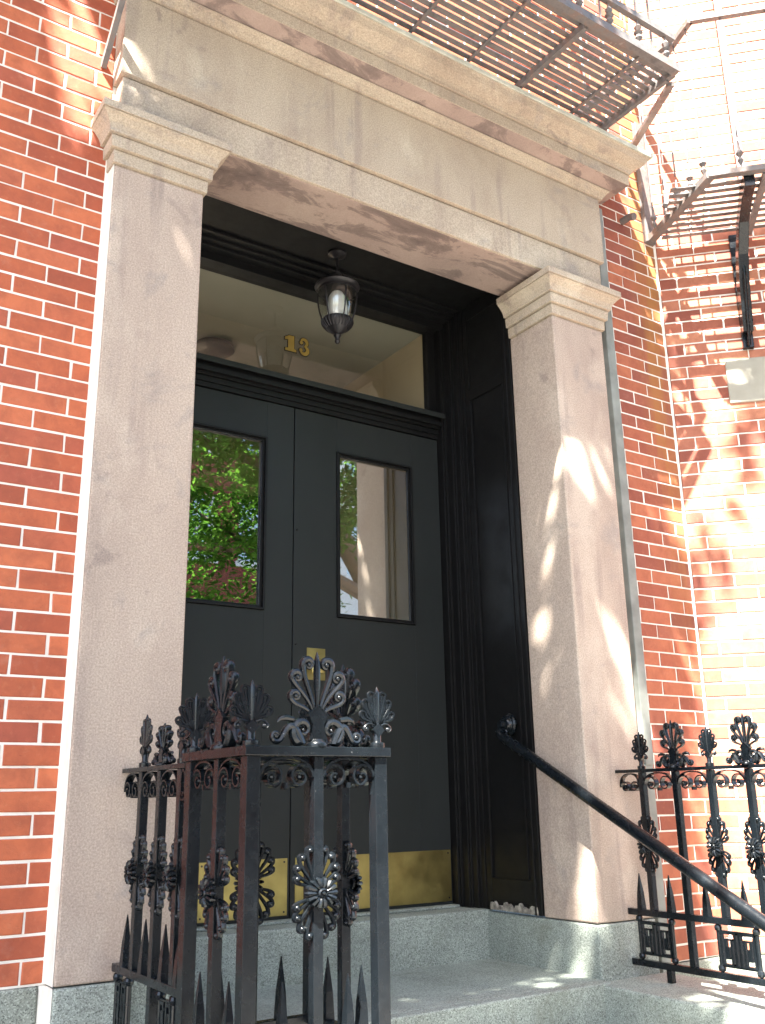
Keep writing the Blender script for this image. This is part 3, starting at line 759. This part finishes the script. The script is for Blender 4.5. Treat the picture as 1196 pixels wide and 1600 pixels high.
# ---- rear run back to the pilaster
fx = NX0+hw
part(MB().box(fx-.016, fx+.016, NY1+.009, -.0045, FZ-.013, FZ), 'top_rail')
part(MB().box(fx-.013, fx+.013, NY1+.001, -.0045, LZ-.022, LZ), 'lower_rail')
part(MB().box(fx-.013, fx+.013, NY1+.001, -.0045, BZ-.022, BZ), 'lower_rail')
by = (-.156, -.304, -.463+.01)
for i, y in enumerate(by):
    b_ = part(MB().box(fx-.0125, fx+.0125, y-.0125, y+.0125, LZ if i != 1 else BZ, FZ-.0135), 'bar')
    pl(med_me, lr, fx, y, .305, -math.pi/2, (.95, 1, .93))
pl(small_me, lr, fx, by[0], FZ, -math.pi/2, (1, 1, .98)); pl(big_me, lr, fx, by[1], FZ, -math.pi/2, (.62, .9, .5)); pl(small_me, lr, fx, by[2], FZ, -math.pi/2, (1, 1, 1.0))
ys = (-.006, by[0], by[1], by[2], NY1)
for a, b_ in zip(ys[:-1], ys[1:]):
    L = abs(b_-a)-.025
    pl(scroll(L), lr, fx, (a+b_)/2, FZ-.013, math.pi/2)
    pl(spike_me, lr, fx, (a+b_)/2, LZ, 0, (1, 1, 1.05))
kL = .118
kproto = key_mesh(kL, LZ-.022-BZ).build('key_panel', 'iron'); protos.append(kproto)
pl(kproto, lr, fx, -.15-.0+.075+.0, BZ, math.pi/2); pl(kproto, lr, fx, (by[1]+NY1)/2-.005, BZ, math.pi/2)
for (x, y) in ((fx, -.13), (fx, -.42)): part(MB().box(x-.012, x+.012, y-.012, y+.012, ZL-.03, BZ-.022), 'foot')

# ---- right railing
RXF = PW+RX0-NX0-.0
rrl = empty('iron_railing', (RXF, -.8, ZL), 0, 'black iron railing with palmette finials on the stoop wall right of the doorway', 'railing', 'ornamental iron railings flanking the steps')
yend = -1.62
part(MB().box(RXF-.016, RXF+.016, yend, -.0045+.02, FZ-.013, FZ), 'top_rail', rrl)
part(MB().box(RXF-.013, RXF+.013, yend, -.0045, LZ-.024, LZ), 'lower_rail', rrl)
part(MB().box(RXF-.013, RXF+.013, yend, -.0045, BZ-.024, BZ), 'lower_rail', rrl)
bars = [(-.135, 's', 1, 0), (-.309, 'b', 0, 1), (-.480, 's', 1, 0), (-.653, 'b', 1, 0), (-.826, 's', 1, 0), (-1.0, 'b', 0, 1), (-1.17, 's', 1, 0), (-1.345, 'b', 1, 0), (-1.52, 's', 0, 1)]
for (y, t, md, lg) in bars:
    part(MB().box(RXF-.0125, RXF+.0125, y-.0125, y+.0125, BZ if lg else LZ, FZ-.0135), 'bar', rrl)
    if t == 's': pl(small_me, rrl, RXF, y, FZ, -math.pi/2, (.92, 1, .98))
    else: pl(big_me, rrl, RXF, y, FZ, -math.pi/2, (.72, 1, .80))
    if md: pl(med_me, rrl, RXF, y, .30, -math.pi/2, (.92, 1, 1.0))
ys = [-.004]+[b[0] for b in bars]
for a, b_ in zip(ys[:-1], ys[1:]):
    L = abs(b_-a)-.025
    pl(scroll(L), rrl, RXF, (a+b_)/2, FZ-.013, math.pi/2)
    pl(spike_me, rrl, RXF, (a+b_)/2+.0, LZ, 0, (1, 1, 1.05))
k2 = key_mesh(.19, LZ-.024-BZ).build('key_panel', 'iron'); protos.append(k2)
for y in (-.135, -.52, -.85, -1.2): pl(k2, rrl, RXF, y, BZ, math.pi/2)
for y in (-.19, -.9, -1.5): part(MB().box(RXF-.012, RXF+.012, y-.012, y+.012, ZL-.008, BZ-.024), 'foot', rrl)
for o_ in protos: bpy.data.objects.remove(o_)

# ---- handrail
hr = empty('handrail', (2.07, -.3, .4), 0, 'round black iron handrail sloping down from the right door reveal', 'handrail')
HXx = 2.066; slope = .53
def hz(y): return .745+(y-.42)*slope
pts = [(HXx, y, hz(y)) for y in (-1.9, -1.4, -.9, -.4, .0, .25, .38)]
pts += [(HXx-.001, .425, hz(.42)+.002), (HXx+.002, .452, hz(.45)+.004), (HXx+.012, .470, hz(.46)+.012), (HXx+.03, .474, hz(.46)+.028), (HXx+.05, .465, hz(.46)+.042)]
part(MB().tube(pts, [.0235]*8+[.022, .020, .017, .014], 16), 'rail', hr, smooth=True, bevel=0)
mb = MB(); cz = hz(.46)+.045
mb.lathe((xp-.014, .462, cz), [(.052, 0), (.052, -.008), (.044, -.014), (.044, -.020), (.034, -.026), (.030, -.036), (.020, -.040), (.016, -.06)], 22, 'x')
part(mb, 'wall_rosette', hr, smooth=True, bevel=0)
mb = MB(); mb.tube([(HXx+.01, .44+.02*math.cos(a), hz(.44)+.012+.02*math.sin(a)) for a in [R(x) for x in range(-60, 260, 20)]], lin(.010, .005, 16), 8)
part(mb, 'volute', hr, smooth=True, bevel=0)

# ---- hanging lantern
ln = empty('hanging_lantern', (1.27, .56, ZC), 0, 'dark bronze hanging lantern with clear tapered glass above the doors', 'lantern')
lx_, ly_ = 1.27, .56
def lp(mb, name, mat='lampmetal', smooth=True): return rel(mb.build(name, mat, smooth=smooth), ln)
mb = MB(); mb.lathe((lx_, ly_, 0), [(.055, 3.054), (.055, 3.044), (.03, 3.03), (.008, 3.026), (.006, 2.96), (.015, 2.955), (.016, 2.945), (.010, 2.938)], 20); lp(mb, 'stem')
mb = MB(); mb.lathe((lx_, ly_, 0), [(.010, 2.940), (.030, 2.928), (.055, 2.905), (.095, 2.885), (.122, 2.868), (.128, 2.858), (.120, 2.848), (.108, 2.843), (.108, 2.832), (.100, 2.828)], 30); lp(mb, 'cap')
gp = [(.1065, 2.828), (.108, 2.80), (.104, 2.76), (.096, 2.72), (.084, 2.685), (.078, 2.672)]
mb = MB(); mb.lathe((lx_, ly_, 0), gp, 30); mb.f = mb.f[:-2]; lp(mb, 'glass_shade', 'lampglass')
for k in range(6):
    a = R(25+60*k); mb = MB()
    mb.tube([(lx_+(r+.002)*math.cos(a), ly_+(r+.002)*math.sin(a), z) for r, z in gp], .0042, 6); lp(mb, 'rib')
mb = MB(); mb.lathe((lx_, ly_, 0), [(.060, 2.680), (.085, 2.676), (.088, 2.664), (.082, 2.650), (.060, 2.628), (.034, 2.606), (.020, 2.598), (.022, 2.590), (.014, 2.580), (.013, 2.568), (.016, 2.560), (.010, 2.550), (.002, 2.545)], 26)
for k in range(26):
    a = 2*math.pi*k/26; mb.tube([(lx_+r*math.cos(a), ly_+r*math.sin(a), z) for r, z in ((.087, 2.674), (.089, 2.662), (.083, 2.649), (.061, 2.627))], .0032, 5)
lp(mb, 'bottom_cup')
mb = MB(); mb.lathe((lx_, ly_, 0), [(.045, 2.684), (.055, 2.70), (.057, 2.75), (.050, 2.80), (.03, 2.83)], 24); lp(mb, 'inner_chimney', 'frost')

for ch in ln.children:      # the lantern is slim
    ch.scale = (.86, .86, .96); ch.location = (ch.location.x*.86, ch.location.y*.86, ch.location.z*.96)

# ---- vestibule ceiling disc
cl = empty('ceiling_light', (1.11, 1.66, 2.98), 0, 'dark disc shaped ceiling light seen through the transom', 'ceiling light')
mb = MB(); mb.lathe((1.11, 1.66, 0), [(.105, 2.984), (.115, 2.975), (.118, 2.955), (.100, 2.942), (.05, 2.936), (.01, 2.934)], 28)
rel(mb.build('housing', 'lampmetal', smooth=True), cl)

# ================================================================ FIRE ESCAPE BALCONY over the door
ba = empty('fire_escape_balcony', (1.2, -.3, 3.79), 0, 'rusty slatted iron fire escape balcony above the doorway cornice', 'balcony')
def bp_(mb, name, mat='rust', bevel=0., smooth=False): return rel(mb.build(name, mat, bevel=bevel, smooth=smooth), ba)
BX0, BX1, BY0, BY1, FB = -.05, 2.43, -.645, .07, 3.79
mb = MB(); y = BY0+.045; k = 0
rb = random.Random(5)
while y < BY1-.02:
    mb.obox(((BX0+BX1)/2, y, FB+.004+rb.uniform(-.0015, .0015)), ((BX1-BX0)/2-.012, rb.uniform(-.004, .004), 0), (0, .0120, rb.uniform(-.0008, .0008)), (0, 0, .003)); y += .0385
bp_(mb, 'floor_slats')
for x in (.05, .47, .88, 1.22, 1.55, 2.21): bp_(MB().box(x-.007, x+.007, BY0+.02, BY1, FB-.012, FB-.0005), 'cross_bar')
bp_(MB().box(1.838, 1.862, BY0+.02, BY1, FB-.035, FB-.0006), 'beam'); bp_(MB().box(.62, .644, BY0+.02, BY1, FB-.035, FB-.0006), 'beam')
bp_(MB().box(BX0, BX1, BY0-.02, BY0+.018, FB-.022, FB+.02), 'outer_beam')
bp_(MB().box(BX1-.018, BX1+.012, BY0+.0185, BY1, FB-.020, FB+.018), 'end_beam'); bp_(MB().box(BX0-.012, BX0+.018, BY0+.0185, BY1, FB-.020, FB+.018), 'end_beam')
rz0 = FB+.165
bp_(MB().box(BX0, BX1, BY0-.015, BY0+.012, rz0, rz0+.03), 'rail'); bp_(MB().box(BX1-.015, BX1+.012, BY0+.0125, BY1, rz0, rz0+.03), 'rail')
bp_(MB().box(BX0, BX1, BY0-.015, BY0+.012, FB+.93, FB+.96), 'rail'); bp_(MB().box(BX1-.015, BX1+.012, BY0+.0125, BY1, FB+.93, FB+.96), 'rail')
def baluster(x, y, z0, h, name='baluster', par=bp_):
    mb = MB(); mb.tube([(x, y, z0), (x, y, z0+h)], .006, 6)
    mb.lathe((x, y, z0+h*.5), [(.006, -.05), (.018, -.03), (.010, -.01), (.022, 0), (.010, .01), (.018, .03), (.006, .05)], 8)
    return par(mb, name)
for i in range(15):
    x = BX1-.06-.19*i; baluster(x, BY0, FB+.02, .145); 
for i in range(15):
    x = BX1-.06-.19*i; bp_(MB().tube([(x, BY0, rz0+.03), (x, BY0, FB+.93)], .006, 6), 'baluster')
for i in range(4): y = BY0+.12+.15*i; bp_(MB().tube([(BX1, y, FB+.018), (BX1, y, FB+.93)], .006, 6), 'baluster')
for x in (BX1-.01, 1.85, .63, BX0+.01):
    if x > 1.9 or x < 0: bp_(MB().bar((x, BY0+.05, FB-.025), (x, YB+.01, FB-.02), .02, .012), 'bracket')
bp_(MB().bar((BX0, BY0+.06, FB-.02), (BX0, YB, FB-.62), .02, .03), 'brace')
bp_(MB().bar((BX1+.03, BY0+.06, FB-.02), (BX1+.50, YB-.01, 4.02), .034, .02), 'brace')

# ================================================================ NEIGHBOURING HOUSE with the angled bay
nb_ = empty('bay_fronted_house', (CX, YB, GZ), -math.pi/4, 'brick house with angled bay front, right of the doorway', 'house')
S1 = 1.35
mb = MB(); brick_rows(mb, [(.004, S1, .099-BL*20, -.3, TOPZ)], -3*CH, nrows+3, 0., shift=(0, BL/2))
def np_(o): o.parent = nb_; o.location = (0, 0, -GZ); return o
np_(mb.build('bay_wall', 'brick_bay', fixn=False))
mb = MB(); mb.box(.012, S1-.002, .0035, .30, -.2, TOPZ); np_(mb.build('mortar_backing', 'mortar'))
np_(MB().box(-.010, .007, -.006, .03, -.2, TOPZ).build('corner_mortar', 'mortar', bevel=.004))
np_(MB().box(.0, S1, -.012, .30, GZ+.002, -3*CH-.004).build('plinth', 'granite_dark', bevel=.006))
np_(MB().box(.293, 1.05, -.010, .02, 2.447, 2.694).build('stone_panel', m_simple('grey_sandstone', (.36, .34, .28), .85, var=.15, vs=5, bump=.4), bevel=.004))
# front face of the bay, parallel to the street
mb = MB()
ca = math.cos(math.pi/4)
def rot_add(src, dst, ox, oy, ang):
    c_, s_ = math.cos(ang), math.sin(ang)
    dst.add([(ox+x*c_-y*s_, oy+x*s_+y*c_, z) for x, y, z in src.v], src.f)
t1 = MB(); brick_rows(t1, [(.0, 1.7, .05-BL*20, -.3, TOPZ)], -3*CH, nrows+3, 0.); t2 = MB(); rot_add(t1, t2, S1, 0, math.pi/4)
np_(t2.build('bay_wall', 'brick_bay', fixn=False))
t1 = MB(); t1.box(0, 1.7, .0035, .4, -.2, TOPZ); t2 = MB(); rot_add(t1, t2, S1, 0, math.pi/4); np_(t2.build('mortar_backing', 'mortar'))
t1 = MB(); t1.box(0, 1.7, -.012, .4, GZ+.002, -3*CH-.004); t2 = MB(); rot_add(t1, t2, S1, 0, math.pi/4); np_(t2.build('plinth', 'granite_dark', bevel=.006))
np_(MB().lathe((.505, -.035, 0), [(.021, 3.62), (.021, TOPZ)], 14).build('downspout', 'pipe2', smooth=True))

# bay balcony: chamfered frame from the corner, runs parallel to the bay wall
b2 = empty('bay_balcony', (2.99, YB, 3.44), 0, 'dark slatted balcony on brackets wrapping the angled bay at upper right', 'balcony')
def b2p(mb, name, mat='rust', bevel=0., smooth=False): return rel(mb.build(name, mat, bevel=bevel, smooth=smooth), b2)
P0 = Vector((3.00, YB-.005, 3.44)); P1 = Vector((2.80, -.50, 3.44)); dv = Vector((.7071, -.7071, 0)); P2 = P1+dv*1.5
nv = Vector((-.7071, -.7071, 0))
b2p(MB().bar(P0, P1, .045, .034), 'frame_beam'); b2p(MB().bar(P1-dv*.01, P2, .038, .030), 'frame_beam')
b2p(MB().box(2.960, 3.030, YB-.030, YB-.001, 3.42, 4.20), 'wall_strap', bevel=.002)
# floor slats, parallel to the bay
Wb = Vector((CX, YB, 3.445))
for k in range(9):
    off = .05+.055*k
    if off > .56: break
    a0 = .03+max(0, (off-.0)*.0); s0 = -.06+off*.02+.10
    a = Wb+nv*off+dv*(s0+ (0.62 if off < .0 else 0)); b = Wb+nv*off+dv*1.5
    b2p(MB().bar(a+Vector((0, 0, 0)), b, .030, .006), 'floor_slat')
for s_ in (.50, 1.1): b2p(MB().bar(Wb+dv*s_+nv*.02-Vector((0, 0, .018)), Wb+dv*s_+nv*.57-Vector((0, 0, .018)), .03, .025), 'cross_beam')
def sbracket(s_):
    q = Wb+dv*s_
    mb = MB()
    mb.bar(q+nv*.012+Vector((0, 0, -.70)), q+nv*.012+Vector((0, 0, -.02)), .055, .030, nv)
    prof = [(.03, -.62), (.05, -.50), (.09, -.36), (.17, -.22), (.30, -.10), (.46, -.045), (.56, -.035)]
    rings = []
    for i, (o_, z) in enumerate(prof):
        p = q+nv*o_+Vector((0, 0, z)); a, b = prof[max(i-1, 0)], prof[min(i+1, len(prof)-1)]
        t = Vector((b[0]-a[0], b[1]-a[1])).normalized(); nn = nv*(-t.y)+Vector((0, 0, t.x)); h = .042+.010*math.sin(i*1.1)
        rings.append([p+nn*h+dv*.026, p+nn*h-dv*.026, p-nn*h-dv*.026, p-nn*h+dv*.026])
    mb.loft(rings)
    mb.tube([q+nv*(.05)+Vector((0, 0, -.70)), q+nv*.16+Vector((0, 0, -.35)), q+nv*.20+Vector((0, 0, -.06))], .010, 8)
    return b2p(mb, 'bracket', 'iron', bevel=.003)
sbracket(.42); sbracket(1.15)
# small finials and balusters on the frame
def finial(p):
    mb = MB(); mb.tube([p, p+Vector((0, 0, .16))], .005, 6)
    mb.lathe(p, [(.005, .02), (.015, .045), (.006, .065), (.019, .085), (.008, .11), (.004, .16)], 8)
    return b2p(mb, 'baluster', 'rust')
for t in (.12, .32, .52, .72, .92): finial(P0.lerp(P1, t)+Vector((0, 0, .017)))
for t in (.10, .25, .40, .55, .7, .85): finial(P1+dv*1.5*t+Vector((0, 0, .017)))
RZ = .95
b2p(MB().bar(P0+Vector((0, 0, RZ)), P1+Vector((0, 0, RZ)), .03, .03), 'rail'); b2p(MB().bar(P1+Vector((0, 0, RZ)), P2+Vector((0, 0, RZ)), .03, .03), 'rail')
for t in (.12, .32, .52, .72, .92): q = P0.lerp(P1, t); b2p(MB().tube([q+Vector((0, 0, .2)), q+Vector((0, 0, RZ))], .005, 6), 'baluster')
for t in (.10, .25, .40, .55, .7, .85): q = P1+dv*1.5*t; b2p(MB().tube([q+Vector((0, 0, .2)), q+Vector((0, 0, RZ))], .005, 6), 'baluster')

# ================================================================ TREES
def tree(name, base, trunk, limbs, crown, nleaf, leafsize, mat, label, seed, group=None, keep=None):
    rnd = random.Random(seed)
    t = empty(name, base, 0, label, 'tree', group); base = Vector(base)
    mb = MB(); mb.tube([Vector(p) for p, r in trunk], [r for p, r in trunk], 12)
    rel(mb.build('trunk', 'bark', smooth=True), t)
    tips = []
    for lb in limbs:
        mb = MB(); pts = [Vector(p) for p, r in lb]; mb.tube(pts, [r for p, r in lb], 8)
        for _ in range(7):
            i = rnd.randrange(1, len(pts)); p = pts[i]; r = lb[i][1]
            d = Vector((rnd.uniform(-1, 1), rnd.uniform(-1, 1), rnd.uniform(-.2, .9))).normalized()*rnd.uniform(.6, 1.4)
            q1 = p+d*.5+Vector((0, 0, .08)); q2 = p+d+Vector((0, 0, rnd.uniform(-.1, .25)))
            mb.tube([p, q1, q2], [r*.55, r*.35, .006], 6); tips.append(q2); tips.append(q1)
        rel(mb.build('limb', 'bark', smooth=True), t)
    mb = MB()
    cl_ = []
    for (c_, rad, n) in crown:
        for _ in range(n):
            while True:
                d = Vector((rnd.uniform(-1, 1), rnd.uniform(-1, 1), rnd.uniform(-1, 1)))
                if d.length < 1: break
            p = Vector(c_)+Vector((d.x*rad[0], d.y*rad[1], d.z*rad[2]))
            if keep and not keep(p): continue
            cl_.append((p, rnd.uniform(.22, .48)))
    for p in tips: cl_.append((p, .3))
    V = []; F = []
    per = max(1, nleaf//len(cl_))
    for (c_, cr) in cl_:
        for _ in range(per):
            d = Vector((rnd.gauss(0, 1), rnd.gauss(0, 1), rnd.gauss(0, .7)))*cr*.55
            p = c_+d
            if keep and not keep(p): continue
            a = Vector((rnd.uniform(-1, 1), rnd.uniform(-1, 1), rnd.uniform(-.7, .3))).normalized()
            b = a.cross(Vector((rnd.uniform(-.6, .6), rnd.uniform(-.6, .6), 1))).normalized()
            L = leafsize*rnd.uniform(.7, 1.25); W = L*.42; k = len(V)
            V += [tuple(p), tuple(p+a*L*.4+b*W*.5), tuple(p+a*L), tuple(p+a*L*.4-b*W*.5)]
            F.append((k, k+1, k+2, k+3))
    me = bpy.data.meshes.new('crown'); me.from_pydata(V, [], F); me.materials.append(MT[mat])
    o = bpy.data.objects.new('crown', me); C.objects.link(o); rel(o, t)
    return t

# points whose sun shadow would fall on the right bay / chosen sunlit spots are kept free of leaves
def facade_hit(p, plane_y=0.):
    tt = (plane_y-p.y)/(-SUN.y); q = p-SUN*tt
    return q
SPOTS = [(2.36, 2.1, .09), (2.31, 1.95, .08), (2.40, 1.08, .09), (2.44, .85, .10), (2.0, 2.0, .08), (2.07, 2.15, .07), (1.93, 1.82, .08), (1.90, 1.62, .07), (2.04, 2.08, .07), (1.965, 1.91, .07), (2.05, .26, .09), (2.1, .14, .11), (2.0, .36, .09),
         (1.85, .14, .09), (1.13, .25, .06), (-.05, 3.30, .15), (-.25, 3.4, .15), (.03, 3.42, .12), (2.9, 2.1, .13), (1.55, -1.9, .3), (1.9, -2.1, .3)]
def keepA(p):
    q = facade_hit(p)
    for x, z, r in SPOTS:
        if (q.x-x)**2+((q.z-z)*.6)**2 < (r+.085)**2: return False
    if q.z > 3.95 and q.x > -.3: return False
    n_ = Vector((.7071, .7071, 0)); W_ = Vector((3.045, .078, 0))
    t = (p-W_).dot(n_)/SUN.dot(n_); h = p-SUN*t; s_ = (h-W_).dot(Vector((.7071, -.7071, 0)))
    for a_, z_, r_ in ((.28, 2.78, .10), (.21, 2.6, .10), (.15, 2.43, .10), (.10, 2.27, .09), (.05, 2.1, .09), (.0, 1.95, .12)):
        if (s_-a_)**2+((h.z-z_)*.8)**2 < (r_+.05)**2: return False
    if s_ > -.15 and (h.z < 1.35+1.9*s_ or h.z > 2.85-.2*s_): return False
    return True
tA = tree('street_tree', (-5.6, -5.6, GZ), [((-5.6, -5.6, GZ), .24), ((-5.55, -5.5, .6), .2), ((-5.4, -5.4, 2.6), .18), ((-5.2, -5.3, 4.2), .16)],
     [[((-5.2, -5.3, 4.2), .13), ((-4.6, -5.0, 5.4), .10), ((-3.4, -4.4, 6.3), .07), ((-2.0, -3.8, 7.1), .04), ((-1.0, -3.4, 7.6), .02)],
      [((-5.2, -5.3, 4.2), .13), ((-5.0, -4.6, 5.6), .10), ((-4.6, -3.6, 6.8), .07), ((-4.0, -2.8, 7.8), .03)],
      [((-5.2, -5.3, 4.2), .13), ((-5.3, -5.5, 6.0), .10), ((-4.8, -5.2, 7.6), .06), ((-4.2, -4.9, 8.9), .03)]],
     [((-2.6, -3.3, 7.2), (3.3, 2.2, 2.2), 330), ((-4.2, -3.6, 6.6), (2.2, 2.0, 1.8), 110), ((.3, -2.4, 7.4), (1.2, .9, 1.2), 60), ((-1.3, -2.0, 7.7), (1.6, .8, 1.2), 70)],  # last two clumps added out of view to shade bay and lintel
     54000, .16, 'leafA', 'leafy street tree left of the doorway arching over the pavement', 11, 'street trees', keepA)
tB = tree('street_tree', (7.6, -6.6, GZ), [((7.6, -6.6, GZ), .26), ((7.45, -6.6, 1.2), .22), ((7.0, -6.6, 2.6), .19), ((6.3, -6.6, 3.7), .16), ((5.8, -6.6, 4.4), .13)],
     [[((6.6, -6.6, 3.2), .11), ((5.6, -6.5, 3.55), .09), ((4.6, -6.4, 3.7), .07), ((3.4, -6.3, 3.55), .05), ((2.4, -6.2, 3.6), .03)],
      [((5.8, -6.6, 4.4), .12), ((5.0, -6.5, 4.9), .09), ((3.9, -6.4, 5.0), .06), ((2.9, -6.2, 5.4), .03)],
      [((5.8, -6.6, 4.4), .12), ((5.5, -6.9, 5.6), .08), ((5.0, -7.1, 7.0), .04)],
      [((7.0, -6.6, 2.6), .12), ((7.9, -6.7, 4.2), .09), ((8.6, -6.8, 5.6), .04)]],
     [((4.0, -6.5, 4.2), (2.3, 1.3, 2.4), 105), ((6.6, -7.2, 6.0), (2.4, 1.6, 1.8), 90)],
     44000, .12, 'leafB', 'bright green street tree with crooked trunk right of the steps', 21, 'street trees')

# ================================================================ HOUSES ACROSS THE STREET
def far_house(x0, x1, h, wallmat, label, cols, z_first=.6, storeys=4, yy=-18.0):
    e = empty('town_house', ((x0+x1)/2, yy, GZ), 0, label, 'house', 'houses across the street')
    y0 = yy-6
    mb = MB(); ww, wh = .95, 1.75; xs = [x0+(x1-x0)*(i+.5)/cols for i in range(cols)]
    zs = [z_first+i*3.0 for i in range(storeys)]
    # front wall built as strips round the openings
    cut = [x0]+[v for x in xs for v in (x-ww/2, x+ww/2)]+[x1]
    for i in range(0, len(cut)-1, 2): mb.box(cut[i], cut[i+1], yy-.3, yy, GZ-.1, h)
    for x in xs:
        zz = GZ-.1
        for z in zs: mb.box(x-ww/2, x+ww/2, yy-.3, yy-.001, zz, z); zz = z+wh
        mb.box(x-ww/2, x+ww/2, yy-.3, yy-.001, zz, h)
    mb.box(x0, x1, y0, yy-.31, GZ-.1, h-.01)
    rel(mb.build('wall', wallmat), e)
    rel(MB().box(x0-.05, x1+.05, yy-.3, yy+.35, h, h+.45).box(x0, x1, y0, yy-.3, h, h+.2).build('roof', 'roofm'), e)
    for x in xs:
        for z in zs:
            f = MB(); a, b, c_, d = x-ww/2, x+ww/2, z, z+wh; t = .07
            f.box(a, a+t, yy-.18, yy-.08, c_, d).box(b-t, b, yy-.18, yy-.08, c_, d).box(a+t, b-t, yy-.18, yy-.08, d-t, d).box(a+t, b-t, yy-.18, yy-.08, c_, c_+t).box(a+t, b-t, yy-.17, yy-.09, (c_+d)/2-.025, (c_+d)/2+.025)
            f.box(x-.015, x+.015, yy-.165, yy-.095, c_+t, d-t); f.box(a-.08, b+.08, yy-.1, yy+.08, c_-.14, c_-.001)
            fo = rel(f.build('window', 'whitewood'), e)
            MB().box(a+t, b-t, yy-.14, yy-.135, c_+t, d-t).build('pane', 'farpane', fo)
    return e
far_house(-7.0, -.2, 11.5, 'farbrick', 'brick town house opposite, leftmost of the row across the street', 4)
far_house(-.1, 6.0, 12.5, 'farbrick', 'tall brick town house opposite the doorway across the street', 4)
far_house(6.1, 12.6, 11.0, 'farbrick', 'brick town house beside the white house across the street', 4)
far_house(12.7, 19.5, 13.0, 'white', 'white painted town house across the street', 4)
